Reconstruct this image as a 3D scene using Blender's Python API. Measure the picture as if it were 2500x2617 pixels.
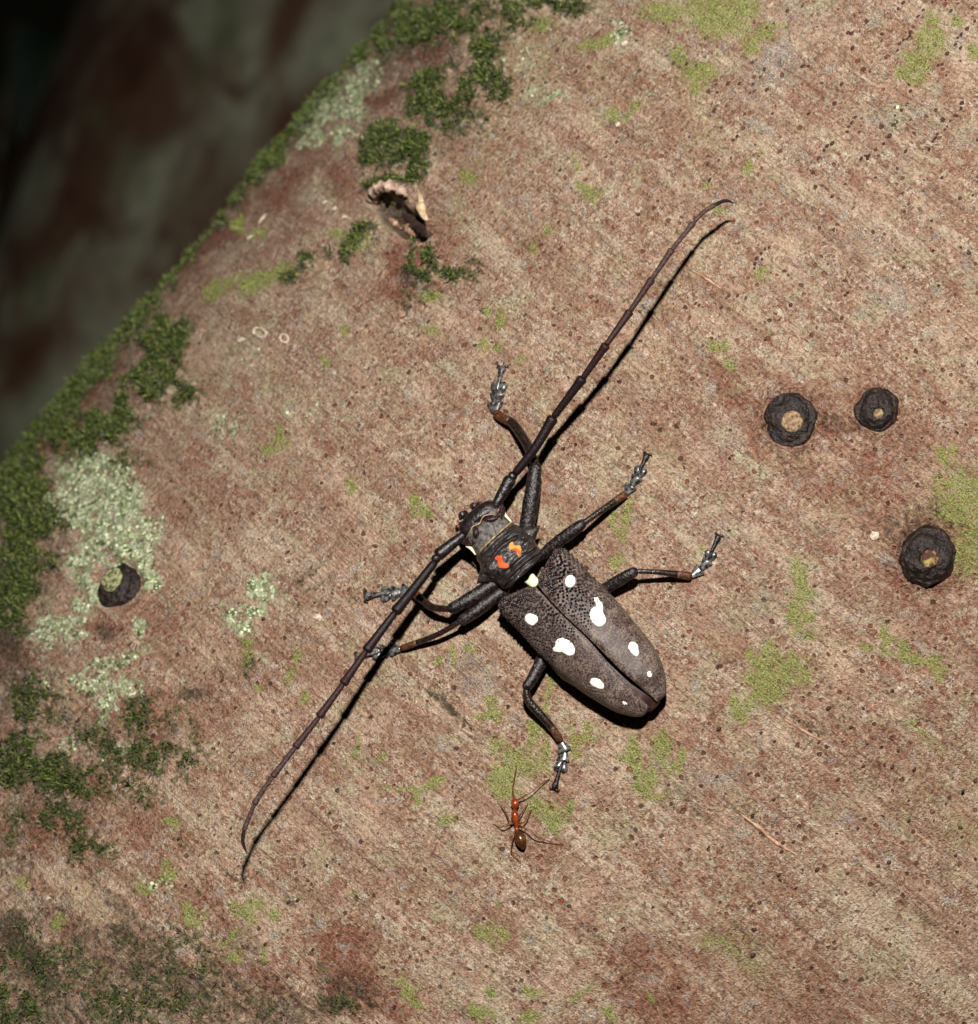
import bpy, math, random
import numpy as np
from mathutils import Vector
from mathutils.bvhtree import BVHTree

random.seed(7)
rng = np.random.default_rng(11)
for o in list(bpy.data.objects):
    bpy.data.objects.remove(o, do_unlink=True)
scene = bpy.context.scene
col = scene.collection

# ------------------------------------------------------------------ camera, world, light
PX = 0.088e-3            # metres per photograph pixel in the plane of the beetle (y = 0)
CD = 0.80                # camera to that plane
CXP, CYP = 1250.0, 1308.5
cam_d = bpy.data.cameras.new('camera')
cam = bpy.data.objects.new('camera', cam_d)
col.objects.link(cam)
cam.location = (0, -CD, 0)
cam.rotation_euler = (math.radians(90), 0, 0)
cam_d.sensor_fit = 'HORIZONTAL'
cam_d.sensor_width = 36.0
cam_d.lens = 36.0 * CD / (2500 * PX)
cam_d.clip_start = 0.01
cam_d.clip_end = 200.0
cam_d.dof.use_dof = True
cam_d.dof.focus_distance = CD - 0.008
cam_d.dof.aperture_fstop = 21.0
scene.camera = cam

world = bpy.data.worlds.new('World')
scene.world = world
world.use_nodes = True
wn = world.node_tree
sky = wn.nodes.new('ShaderNodeTexSky')
sky.sky_type = 'NISHITA'
sky.sun_disc = False
sky.sun_elevation = math.radians(1.0)
sky.sun_rotation = math.radians(160)
wn.links.new(sky.outputs[0], wn.nodes['Background'].inputs[0])
wn.nodes['Background'].inputs[1].default_value = 0.0012      # night: hardly any light from the sky

# the photograph is lit by the flash on top of the camera, which is the only lamp
fl_d = bpy.data.lights.new('camera_flash', 'SPOT')
fl_d.energy = 59.0
fl_d.color = (1.0, 0.97, 0.93)
fl_d.shadow_soft_size = 0.018
fl_d.spot_size = math.radians(66)
fl_d.spot_blend = 1.0
flash = bpy.data.objects.new('camera_flash', fl_d)
col.objects.link(flash)
FL = Vector((0.0, -CD + 0.02, 0.315))
flash.location = FL
flash.rotation_euler = (Vector((0.050, 0.0, 0.022)) - FL).to_track_quat('-Z', 'Y').to_euler()

scene.view_settings.view_transform = 'Standard'
scene.view_settings.look = 'None'
scene.view_settings.gamma = 1.0
scene.view_settings.exposure = 0.0
scene.view_settings.use_curve_mapping = False
scene.render.engine = 'CYCLES'

# ------------------------------------------------------------------ helpers: shader nodes
def lin(r, g, b, k=1.0):
    f = lambda c: (c / 255 / 12.92 if c / 255 <= 0.04045 else ((c / 255 + 0.055) / 1.055) ** 2.4) * k
    return (f(r), f(g), f(b), 1.0)

class NT:
    def __init__(self, name):
        self.m = bpy.data.materials.new(name)
        self.m.use_nodes = True
        self.t = self.m.node_tree
        self.b = self.t.nodes['Principled BSDF']
    def n(self, typ, **kw):
        nd = self.t.nodes.new(typ)
        for k, v in kw.items():
            setattr(nd, k, v)
        return nd
    def l(self, a, b):
        self.t.links.new(a, b)
    def put(self, sock, v):
        if hasattr(v, 'is_output') or isinstance(v, bpy.types.NodeSocket):
            self.l(v, sock)
        else:
            sock.default_value = v
    def attr(self, name, out='Color'):
        a = self.n('ShaderNodeAttribute'); a.attribute_name = name
        return a.outputs[out]
    def sep(self, c):
        s = self.n('ShaderNodeSeparateColor'); self.l(c, s.inputs[0])
        return s.outputs
    def noise(self, vec, scale, detail=4, rough=0.55, dist=0.0, out=0):
        nd = self.n('ShaderNodeTexNoise')
        if vec is not None: self.l(vec, nd.inputs['Vector'])
        nd.inputs['Scale'].default_value = scale
        nd.inputs['Detail'].default_value = detail
        nd.inputs['Roughness'].default_value = rough
        nd.inputs['Distortion'].default_value = dist
        return nd.outputs[out]
    def vor(self, vec, scale, feature='F1'):
        nd = self.n('ShaderNodeTexVoronoi'); nd.feature = feature
        self.l(vec, nd.inputs['Vector']); nd.inputs['Scale'].default_value = scale
        return nd.outputs
    def mapv(self, vec, scale=(1, 1, 1), loc=(0, 0, 0)):
        nd = self.n('ShaderNodeMapping'); self.l(vec, nd.inputs[0])
        nd.inputs['Scale'].default_value = scale; nd.inputs['Location'].default_value = loc
        return nd.outputs[0]
    def rng(self, v, a, b, c=0.0, d=1.0):
        nd = self.n('ShaderNodeMapRange'); self.put(nd.inputs[0], v)
        for i, x in enumerate((a, b, c, d)): nd.inputs[i + 1].default_value = x
        return nd.outputs[0]
    def math(self, op, a, b=0.0):
        nd = self.n('ShaderNodeMath'); nd.operation = op
        self.put(nd.inputs[0], a); self.put(nd.inputs[1], b)
        return nd.outputs[0]
    def mix(self, f, a, b, mode='MIX'):
        nd = self.n('ShaderNodeMix'); nd.data_type = 'RGBA'; nd.blend_type = mode
        self.put(nd.inputs[0], f); self.put(nd.inputs[6], a); self.put(nd.inputs[7], b)
        return nd.outputs[2]
    def ramp(self, f, stops):
        nd = self.n('ShaderNodeValToRGB'); self.put(nd.inputs[0], f); e = nd.color_ramp.elements
        while len(e) < len(stops): e.new(.5)
        for k, (p, c) in enumerate(stops): e[k].position = p; e[k].color = c
        return nd.outputs[0]
    def bump(self, h, strength=0.5, dist=0.0005, prev=None):
        nd = self.n('ShaderNodeBump'); self.l(h, nd.inputs['Height'])
        nd.inputs['Strength'].default_value = strength; nd.inputs['Distance'].default_value = dist
        if prev is not None: self.l(prev, nd.inputs['Normal'])
        return nd.outputs[0]
    def out(self, base=None, rough=None, spec=None, normal=None, **kw):
        if base is not None: self.put(self.b.inputs['Base Color'], base)
        if rough is not None: self.put(self.b.inputs['Roughness'], rough)
        if spec is not None: self.put(self.b.inputs['Specular IOR Level'], spec)
        if normal is not None: self.l(normal, self.b.inputs['Normal'])
        for k, v in kw.items(): self.put(self.b.inputs[k], v)
        return self.m

def objco(t):
    return t.n('ShaderNodeTexCoord').outputs['Object']

def simple(name, c, rough=0.5, spec=0.5, c2=None, scale=900, bump=0.3, bd=0.0002, detail=3, thr=(0.35, 0.65)):
    t = NT(name); v = objco(t); nz = t.noise(v, scale, detail)
    base = c if c2 is None else t.mix(t.rng(nz, thr[0], thr[1]), c, c2)
    return t.out(base, rough, spec, t.bump(nz, bump, bd))

# ------------------------------------------------------------------ helpers: noise on arrays
def _h(ix, iy, seed):
    a = (ix.astype(np.int64) * 374761393 + iy.astype(np.int64) * 668265263 + seed * 974711) & 0xFFFFFFFF
    a = ((a ^ (a >> 13)) * 1274126177) & 0xFFFFFFFF
    a = (a ^ (a >> 16)) & 0xFFFFFF
    return a / float(0xFFFFFF)
def vn(x, y, seed=0):
    x = np.asarray(x, float); y = np.asarray(y, float)
    ix = np.floor(x); iy = np.floor(y); fx = x - ix; fy = y - iy
    fx = fx * fx * (3 - 2 * fx); fy = fy * fy * (3 - 2 * fy)
    a = _h(ix, iy, seed); b = _h(ix + 1, iy, seed); c = _h(ix, iy + 1, seed); d = _h(ix + 1, iy + 1, seed)
    return (a + (b - a) * fx) * (1 - fy) + (c + (d - c) * fx) * fy
def fbm(x, y, seed=0, oc=4, gain=0.5):
    s = 0; a = 1; tot = 0
    for k in range(oc):
        s = s + a * vn(x * 2 ** k + 17.3 * k, y * 2 ** k - 9.1 * k, seed + k); tot += a; a *= gain
    return s / tot
def sstep(a, b, x):
    t = np.clip((x - a) / (b - a), 0, 1)
    return t * t * (3 - 2 * t)

# ------------------------------------------------------------------ helpers: objects
WO = {}
class MB:
    def __init__(self): self.v = []; self.f = []
    def add(self, vs, fs):
        k = len(self.v); self.v.extend([Vector(p) for p in vs]); self.f.extend([tuple(i + k for i in f) for f in fs])
        return self
    def bvh(self): return BVHTree.FromPolygons(self.v, self.f)
    def build(self, name, mat, parent=None, smooth=True, attr=None, origin=None):
        c = Vector(origin) if origin is not None else sum(self.v, Vector()) / len(self.v)
        me = bpy.data.meshes.new(name)
        me.from_pydata([p - c for p in self.v], [], self.f)
        me.update()
        if smooth:
            me.polygons.foreach_set('use_smooth', [True] * len(me.polygons))
        if attr:
            for an, vals in attr.items():
                a = me.attributes.new(an, 'FLOAT', 'POINT'); a.data.foreach_set('value', np.asarray(vals, np.float32))
        me.materials.append(mat)
        o = bpy.data.objects.new(name, me); col.objects.link(o)
        place(o, c, parent)
        return o
def place(o, c, parent):
    WO[o.name] = Vector(c)
    if parent is not None:
        o.parent = parent; o.location = Vector(c) - WO[parent.name]
    else:
        o.location = c
def empty(name, c, label, cat, group=None):
    o = bpy.data.objects.new(name, None); o.empty_display_size = 0.01
    col.objects.link(o); place(o, c, None); tag(o, label, cat, group); return o
def tag(o, label=None, cat=None, group=None, kind=None):
    if label: o['label'] = label
    if cat: o['category'] = cat
    if group: o['group'] = group
    if kind: o['kind'] = kind
    return o
def np_mesh(name, v, f, mat, parent=None, smooth=True, cols=None, vecs=None, floats=None):
    """mesh from arrays: v (n,3), f (m,3 or 4)"""
    me = bpy.data.meshes.new(name)
    k = f.shape[1]
    me.vertices.add(len(v)); me.vertices.foreach_set('co', np.asarray(v, np.float32).ravel())
    me.loops.add(f.size); me.loops.foreach_set('vertex_index', np.asarray(f, np.int32).ravel())
    me.polygons.add(len(f)); me.polygons.foreach_set('loop_start', np.arange(0, f.size, k, dtype=np.int32))
    me.update(calc_edges=True)
    if smooth: me.polygons.foreach_set('use_smooth', np.ones(len(f), bool))
    for an, arr in (cols or {}).items():
        a = me.attributes.new(an, 'FLOAT_COLOR', 'POINT'); a.data.foreach_set('color', np.asarray(arr, np.float32).ravel())
    for an, arr in (vecs or {}).items():
        a = me.attributes.new(an, 'FLOAT_VECTOR', 'POINT'); a.data.foreach_set('vector', np.asarray(arr, np.float32).ravel())
    for an, arr in (floats or {}).items():
        a = me.attributes.new(an, 'FLOAT', 'POINT'); a.data.foreach_set('value', np.asarray(arr, np.float32).ravel())
    me.materials.append(mat)
    o = bpy.data.objects.new(name, me); col.objects.link(o); place(o, (0, 0, 0), None)
    if parent is not None:
        o.parent = parent; o.location = -WO[parent.name]
    return o
def curve(pts, n):
    """Catmull-Rom through pts, n samples even in length"""
    P = np.array([list(p) for p in pts], float)
    if len(P) == 2:
        t = np.linspace(0, 1, n)[:, None]; return P[0] * (1 - t) + P[1] * t
    Q = np.vstack([2 * P[0] - P[1], P, 2 * P[-1] - P[-2]]); out = []
    for i in range(1, len(Q) - 2):
        for t in np.linspace(0, 1, 16, endpoint=False):
            a, b, c, d = Q[i - 1:i + 3]
            out.append(0.5 * (2 * b + (c - a) * t + (2 * a - 5 * b + 4 * c - d) * t * t + (3 * b - a - 3 * c + d) * t ** 3))
    out.append(P[-1]); out = np.array(out)
    L = np.r_[0, np.cumsum(np.linalg.norm(np.diff(out, axis=0), axis=1))]
    s = np.linspace(0, L[-1], n)
    return np.stack([np.interp(s, L, out[:, k]) for k in range(out.shape[1])], 1)
def tube(mb, pts, rad, seg=12, flat=1.0, up=None, lump=0.0, seed=0, closed=False):
    """skin a path; rad per point; flat squashes along 'up'"""
    P = [Vector(p) for p in pts]; n = len(P)
    up = Vector(up) if up is not None else Vector((0, -1, 0))
    vs = []; fs = []
    for i in range(n):
        if closed: d = P[(i + 1) % n] - P[i - 1]
        else: d = P[min(i + 1, n - 1)] - P[max(i - 1, 0)]
        d.normalize()
        a = d.cross(up)
        if a.length < 1e-6: a = d.cross(Vector((1, 0, 0.3)))
        a.normalize(); b = a.cross(d).normalized()
        for j in range(seg):
            th = 2 * math.pi * j / seg
            r = rad[i]
            if lump: r *= 1 + lump * (float(vn(i * 0.9 + seed, j * 0.9, seed)) - 0.5) * 2
            vs.append(P[i] + a * (math.cos(th) * r) + b * (math.sin(th) * r * flat))
    m = n if closed else n - 1
    for i in range(m):
        for j in range(seg):
            j2 = (j + 1) % seg; k = ((i + 1) % n) * seg
            fs.append((i * seg + j, k + j, k + j2, i * seg + j2))
    if not closed:
        c0 = len(vs); vs.append(P[0]); c1 = len(vs); vs.append(P[-1])
        for j in range(seg):
            j2 = (j + 1) % seg
            fs.append((c0, j, j2)); fs.append((c1, (n - 1) * seg + j2, (n - 1) * seg + j))
    return mb.add(vs, fs)
def ball(mb, c, ax, seg=12, rings=8):
    """ellipsoid; ax = three half-axis vectors"""
    A, B, C = [Vector(a) for a in ax]; c = Vector(c); vs = []; fs = []
    for i in range(rings + 1):
        ph = math.pi * i / rings
        for j in range(seg):
            th = 2 * math.pi * j / seg
            vs.append(c + A * (math.sin(ph) * math.cos(th)) + B * (math.sin(ph) * math.sin(th)) + C * math.cos(ph))
    for i in range(rings):
        for j in range(seg):
            j2 = (j + 1) % seg
            fs.append((i * seg + j, i * seg + j2, (i + 1) * seg + j2, (i + 1) * seg + j))
    return mb.add(vs, fs)
def sheet(mb, rows):
    n = len(rows[0]); vs = [p for r in rows for p in r]; fs = []
    for i in range(len(rows) - 1):
        for j in range(n - 1):
            fs.append((i * n + j, i * n + j + 1, (i + 1) * n + j + 1, (i + 1) * n + j))
    return mb.add(vs, fs)

# ------------------------------------------------------------------ the trunk's shape
AX = Vector((0.652, 0, 0.758)).normalized()      # along the leaning trunk
NX = Vector((0.758, 0, -0.652)).normalized()     # across it
TA, TB, TP = 0.212, 0.205, 2.3                   # half width, half depth, squareness of the section
N0, Y0 = 0.1035, 0.2004
def ysurf(n):
    r = np.clip(np.abs((np.asarray(n, float) - N0) / TA), 0, 0.995)
    return Y0 - TB * (1 - r ** TP) ** (1 / TP)
def dys(n):
    return (ysurf(n + 1e-4) - ysurf(n - 1e-4)) / 2e-4
def nrm(P):
    n = P.dot(NX); s = float(dys(n))
    return (NX * s - Vector((0, 1, 0))).normalized()
def atdepth(px, py, y):
    k = 1 + y / CD
    return Vector(((px - CXP) * PX * k, y, (CYP - py) * PX * k))
def lift(px, py, h=0.0):
    """the point seen at photograph pixel (px, py) that stands h millimetres above the bark"""
    y = 0.0
    for _ in range(14):
        P = atdepth(px, py, y); n = P.dot(NX)
        c = 1 / math.sqrt(1 + float(dys(n)) ** 2)
        y = float(ysurf(n)) - h * 1e-3 / c
    return atdepth(px, py, y)
def shadowlift(px, py, off):
    """height from the length (photograph pixels) of the shadow that the flash throws below the point"""
    return off * PX / 0.395 * 1000 * 0.93

# section polyline resampled by length, then a grid that is dense only where the photograph looks
ph = np.linspace(math.pi, 3 * math.pi, 6001)     # starts on the left edge, goes over the front
cn = np.sign(np.cos(ph)) * np.abs(np.cos(ph)) ** (2 / TP) * TA + N0
cy = np.sign(np.sin(ph)) * np.abs(np.sin(ph)) ** (2 / TP) * TB + Y0
sl = np.r_[0, np.cumsum(np.hypot(np.diff(cn), np.diff(cy)))]
SL = sl[-1]
front_end = sl[np.argmin(np.abs(ph - 2 * math.pi))]
STEP = 0.00047
s_d = np.arange(-0.03, 0.335, STEP)
s_c = np.linspace(0.335, SL - 0.03, 40)[1:-1]
SV = np.r_[s_d, s_c]
t_d = np.arange(-0.185, 0.185, STEP)
t_lo = -0.185 - np.geomspace(0.002, 1.75, 45)[::-1]
t_hi = 0.185 + np.geomspace(0.002, 2.4, 45)
TV = np.r_[t_lo, t_d, t_hi]
S, T = np.meshgrid(SV, TV)
Sm = np.mod(S, SL)
BN = np.interp(Sm, sl, cn); BY = np.interp(Sm, sl, cy)
# outward normal of the section
tn = np.interp(np.mod(Sm + 2e-4, SL), sl, cn) - np.interp(np.mod(Sm - 2e-4, SL), sl, cn)
ty = np.interp(np.mod(Sm + 2e-4, SL), sl, cy) - np.interp(np.mod(Sm - 2e-4, SL), sl, cy)
ln = np.hypot(tn, ty) + 1e-12
ON, OY = ty / ln, -tn / ln
taper = 1 - 0.05 * np.clip(T, -2, 3)
def world_of(n, y, t, tp=1.0):
    cnn = N0 + (n - N0) * tp; cyy = Y0 + (y - Y0) * tp
    return np.stack([AX.x * t + NX.x * cnn, cyy, AX.z * t + NX.z * cnn], -1)
tp_far = np.where(np.abs(T) < 0.19, 1.0, 1 - 0.06 * (np.abs(T) - 0.19) * np.sign(T))
W0 = world_of(BN, BY, T, tp_far)
kd = 1 + W0[..., 1] / CD
UX = W0[..., 0] / kd / PX + CXP                  # where each point of the bark falls in the photograph
UY = CYP - W0[..., 2] / kd / PX
seen = (OY < 0.15) & (S < 0.4)
Smm, Tmm = S * 1000, T * 1000

def warp(amp, per, seed):
    return (amp * (fbm(UX / per, UY / per, seed, 3) - 0.5) * 2, amp * (fbm(UX / per, UY / per, seed + 50, 3) - 0.5) * 2)
def blobs(lst, wamp, wper, seed, soft=0.35):
    dx, dy = warp(wamp, wper, seed); x = UX + dx; y = UY + dy
    m = np.zeros_like(UX)
    for b in lst:
        cx, cy_, rx, ry = b[:4]; an = math.radians(b[4]) if len(b) > 4 else 0; w = b[5] if len(b) > 5 else 1.0
        R = max(rx, ry) * 1.6 + wamp
        sel = (np.abs(UX - cx) < R) & (np.abs(UY - cy_) < R) & seen
        if not sel.any(): continue
        ex = (x[sel] - cx) * math.cos(an) + (y[sel] - cy_) * math.sin(an)
        ey = -(x[sel] - cx) * math.sin(an) + (y[sel] - cy_) * math.cos(an)
        d = np.sqrt((ex / rx) ** 2 + (ey / ry) ** 2)
        m[sel] = np.maximum(m[sel], w * sstep(1 + soft, 1 - soft, d))
    return m
MOSS = [(1000, 80, 130, 70), (1210, 50, 170, 50), (1440, 15, 90, 25), (1255, 190, 55, 110), (1150, 250, 100, 75), (1030, 390, 95, 75), (960, 470, 45, 30),
        (900, 130, 60, 50), (1090, 690, 45, 55), (1180, 700, 45, 22, -30), (1060, 765, 60, 14, -10, .8), (900, 630, 40, 30), (935, 595, 35, 25),
        (800, 670, 50, 22, -20, .8), (760, 700, 45, 22, -20, .7), (420, 880, 85, 55, -40), (380, 990, 100, 65, -35), (300, 1070, 100, 60, -40), (210, 1120, 70, 50),
        (460, 1010, 60, 40, 0, .8), (60, 1250, 80, 110), (70, 1400, 80, 170), (40, 1540, 60, 100), (140, 1340, 45, 60, 0, .7), (100, 1800, 90, 70, 0, 0.72),
        (60, 1950, 80, 80, 0, 0.90), (180, 2000, 120, 45, 10, 0.90), (350, 1935, 130, 40, 15, 0.82), (430, 1920, 110, 30, 10, 0.72), (370, 1830, 50, 70, 0, 0.72), (230, 2180, 50, 40, 0, 0.90), (170, 2090, 70, 40, 40, 0.72),
        (150, 1960, 60, 50, 0, 0.90), (100, 2480, 110, 60, 20, 0.68), (40, 2570, 90, 70, 0, 0.75), (280, 2560, 160, 70, 10, 0.61), (420, 2500, 120, 55, 30, 0.52), (330, 2390, 90, 40, 20, 0.38), (250, 2420, 60, 50, 0, 0.45),
        (870, 2560, 50, 40, 0, 0.52), (200, 2500, 150, 80, 20, 0.57), (90, 2380, 90, 40, 20, 0.45), (480, 2440, 140, 60, 30, 0.45), (380, 2590, 160, 50, 0, 0.68), (660, 2590, 120, 40, 0, 0.45), (30, 2110, 60, 60, 0, 0.54), (330, 2010, 90, 40, 30, 0.54), (460, 1860, 90, 40, 20, 0.45), (250, 1890, 70, 50, 0, 0.54), (560, 2560, 110, 60, 0, 0.45), (820, 2480, 40, 30, 0, 0.38), (340, 1180, 55, 40, 0, .5), (640, 1690, 20, 35, 0, .5)]
EDGE = [(20, 1150), (95, 1095), (180, 1000), (280, 870), (390, 725), (430, 660), (520, 555), (610, 460), (715, 335), (790, 250), (850, 160), (930, 75), (980, 20)]
EDGEM = []
for (a, b) in zip(EDGE[:-1], EDGE[1:]):
    an = math.degrees(math.atan2(b[1] - a[1], b[0] - a[0])); L = math.hypot(b[0] - a[0], b[1] - a[1])
    EDGEM.append(((a[0] + b[0]) / 2 + 4, (a[1] + b[1]) / 2 + 2, L * 0.7, 50, an, 1.0))
ALGAE = [(1830, 40, 85, 50, 20), (1700, 30, 60, 28), (1900, 20, 40, 30), (1948, 85, 55, 18, -30), (1925, 120, 18, 25), (1790, 185, 40, 25), (1737, 147, 18, 28), (1775, 225, 15, 20), (2383, 105, 42, 40, 45), (2346, 156, 40, 25, 35), (2328, 190, 40, 16, 20), (2390, 60, 15, 35, -20), (2440, 55, 18, 10), (2490, 130, 15, 20),
         (1916, 431, 11, 19, 15), (1810, 470, 12, 9), (1935, 392, 8, 8), (1833, 540, 24, 8, 10), (1943, 703, 20, 14, -40), (1838, 886, 26, 16, 10), (1842, 880, 24, 14, 30), (1862, 935, 20, 14, 40),
         (2044, 1480, 20, 55, -12), (2060, 1520, 30, 25, -40), (2030, 1565, 22, 50), (2070, 1575, 24, 12, -20), (2060, 1622, 25, 14), (1962, 1670, 20, 40, 15), (2017, 1712, 60, 38, 20), (1925, 1690, 12, 35, -20), (1960, 1735, 60, 22),
         (2264, 1630, 9, 42, 5), (2305, 1650, 30, 12, 35), (2337, 1686, 62, 13, 15), (2400, 1705, 14, 35), (2215, 1655, 18, 8, 20), (2378, 1680, 16, 9, -40), (1971, 1763, 55, 35, -20), (1888, 1809, 22, 38, -20), (1930, 1780, 40, 14, -40),
         (1691, 1909, 24, 42, 10), (1742, 1937, 12, 34, 10), (1720, 1965, 30, 12), (1673, 2038, 36, 13, -5), (1660, 1990, 15, 30), (2346, 1850, 30, 14, -10), (2340, 1885, 18, 36), (2420, 1872, 13, 30, 20), (2400, 1905, 28, 10, -20), (2360, 1895, 20, 14),
         (1358, 1868, 9, 62, 10), (1382, 1850, 12, 55, 15), (1276, 1896, 38, 9, 15), (1262, 1800, 20, 22, -10), (1245, 1830, 40, 8), (1308, 1928, 62, 10, 15), (1330, 1950, 60, 30), (1400, 1930, 9, 55, -8), (1290, 2000, 40, 45), (1320, 1960, 50, 14, -10),
         (1400, 2083, 62, 12, 18), (1380, 2060, 40, 16, 20), (1420, 2100, 30, 30, 30), (1455, 2070, 12, 30, 0), (1464, 1905, 8, 42, -5), (1505, 1890, 38, 8, -25), (1498, 1872, 8, 36, 40), (1480, 1925, 30, 7, 30), (1619, 1935, 20, 55, -12), (1600, 1940, 28, 10, 20), (1640, 2005, 22, 24),
         (1409, 1763, 11, 48, 8), (1106, 2002, 26, 15, -20), (1033, 2016, 48, 8, -3), (1065, 2045, 10, 24, -10), (1143, 2097, 22, 16, 10), (1244, 2381, 30, 20, -20), (1250, 2400, 40, 10, 40), (1284, 2390, 14, 18, 30), (1276, 2312, 11, 9), (1040, 2530, 18, 36, -10), (1062, 2558, 34, 9, 40), (1230, 2590, 36, 20, 10), (1360, 2535, 30, 14, 30), (1480, 2545, 40, 9, -35), (1253, 2545, 8, 18), (1355, 2600, 30, 16), (1560, 2590, 14, 20),
         (918, 1900, 8, 36, 5), (970, 1935, 20, 9, -30), (905, 1930, 14, 8), (710, 1120, 12, 34, 10), (700, 1148, 36, 12, -10), (829, 923, 11, 18), (751, 1706, 9, 52, 18), (632, 1674, 9, 42, 12), (630, 1640, 14, 10), (660, 1760, 16, 8, 20), (780, 1785, 10, 18), (900, 1240, 12, 30), (1060, 1290, 18, 28), (1080, 1310, 22, 10),
         (1386, 64, 30, 18), (1514, 112, 44, 14, -10), (1555, 100, 18, 12), (1575, 305, 34, 9, -8), (1565, 290, 14, 18), (1620, 280, 22, 9, -45), (1469, 410, 7, 28, -8), (1510, 495, 26, 18, 30), (1485, 480, 10, 16), (1396, 585, 8, 14), (1382, 605, 10, 8), (1360, 630, 12, 14), (905, 620, 40, 26, 0), (860, 600, 18, 10), (1098, 760, 34, 9), (1198, 449, 24, 14, 20), (1281, 815, 12, 24, 20), (1240, 800, 14, 10), (1100, 845, 20, 14), (880, 850, 10, 15), (1235, 880, 10, 20), (1330, 920, 20, 8, -30), (1260, 890, 20, 10),
         (1565, 1300, 14, 22, 10), (1570, 1330, 10, 28), (1600, 1320, 10, 22), (1590, 1360, 16, 24), (1565, 1440, 20, 12), (1580, 1430, 24, 14, 20), (1510, 1400, 8, 12), (1610, 1290, 18, 8, 60), (1790, 1400, 9, 6), (1200, 1660, 14, 10), (1160, 1670, 12, 30), (1115, 1690, 8, 8),
         (900, 2290, 9, 8), (500, 2350, 18, 12), (480, 2330, 14, 28), (650, 2310, 18, 22, 20), (700, 2330, 20, 10, -20), (600, 2390, 60, 8, -30), (620, 2330, 40, 14, 30), (150, 2360, 14, 22, 15), (430, 2240, 30, 10, -30), (420, 2210, 10, 14), (370, 2270, 30, 14, -20), (440, 2100, 18, 14), (60, 2260, 14, 20), (670, 2440, 10, 18), (600, 2450, 24, 12), (520, 2350, 30, 10, -60),
         (1833, 2418, 60, 26, 10, .6), (1890, 2390, 26, 30, 0, .7), (1880, 2440, 14, 8, 0, 1), (1960, 2420, 30, 14, 0, .4), (2392, 2450, 46, 34, 0, .6), (2370, 2520, 30, 24, 0, .5), (2420, 2420, 24, 10, 0, .6), (1665, 2560, 8, 18), (2455, 1270, 75, 75, 0, .8), (2475, 1420, 50, 60, 0, .75), (2420, 1170, 30, 20, 40, .7), (2495, 1330, 50, 60, 0, .8), (2440, 1150, 12, 16, 0, .8), (2400, 2100, 40, 40, 0, .35), (2460, 2110, 40, 60, 0, .35),
         (560, 740, 50, 18, -25), (640, 730, 30, 26), (700, 705, 50, 20, -25), (650, 600, 26, 14, -15), (615, 570, 16, 20)]
LICH = [(250, 1230, 110, 70, 20), (200, 1290, 70, 70), (300, 1310, 70, 80), (330, 1390, 65, 60), (260, 1410, 60, 35), (210, 1450, 40, 45), (390, 1490, 24, 30), (310, 1350, 90, 60), (370, 1430, 26, 40), (230, 1530, 34, 40),
        (664, 1500, 34, 34), (640, 1560, 40, 24, -30), (610, 1570, 34, 28), (640, 1600, 34, 24), (160, 1610, 60, 40, 0, .8), (110, 1640, 40, 30, 0, .7), (290, 1700, 70, 30, -20, .7), (230, 1740, 50, 40, 0, .7), (330, 1760, 50, 30, 0, .6), (270, 1790, 30, 60, 0, .7), (360, 1600, 30, 26, 0, .6), (370, 1670, 20, 20, 0, .6), (120, 1730, 60, 24, 0, .6),
        (850, 290, 80, 75, -50, .75), (920, 210, 70, 45, -50, .6), (800, 350, 45, 26, -30, .7), (300, 1920, 60, 18, -30, .5), (170, 1900, 30, 40, 0, .5), (400, 2260, 60, 30, 0, .35), (1330, 150, 80, 90, 0, .25), (1400, 240, 70, 26, 0, .5), (1590, 75, 20, 26, 0, .8), (1580, 100, 18, 14, 0, .8), (1650, 250, 40, 14, 0, .3), (2290, 290, 30, 40, 0, .35), (760, 1040, 60, 40, 0, .3), (580, 1080, 60, 50, 0, .4), (620, 900, 60, 30, 0, .3)]
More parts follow.
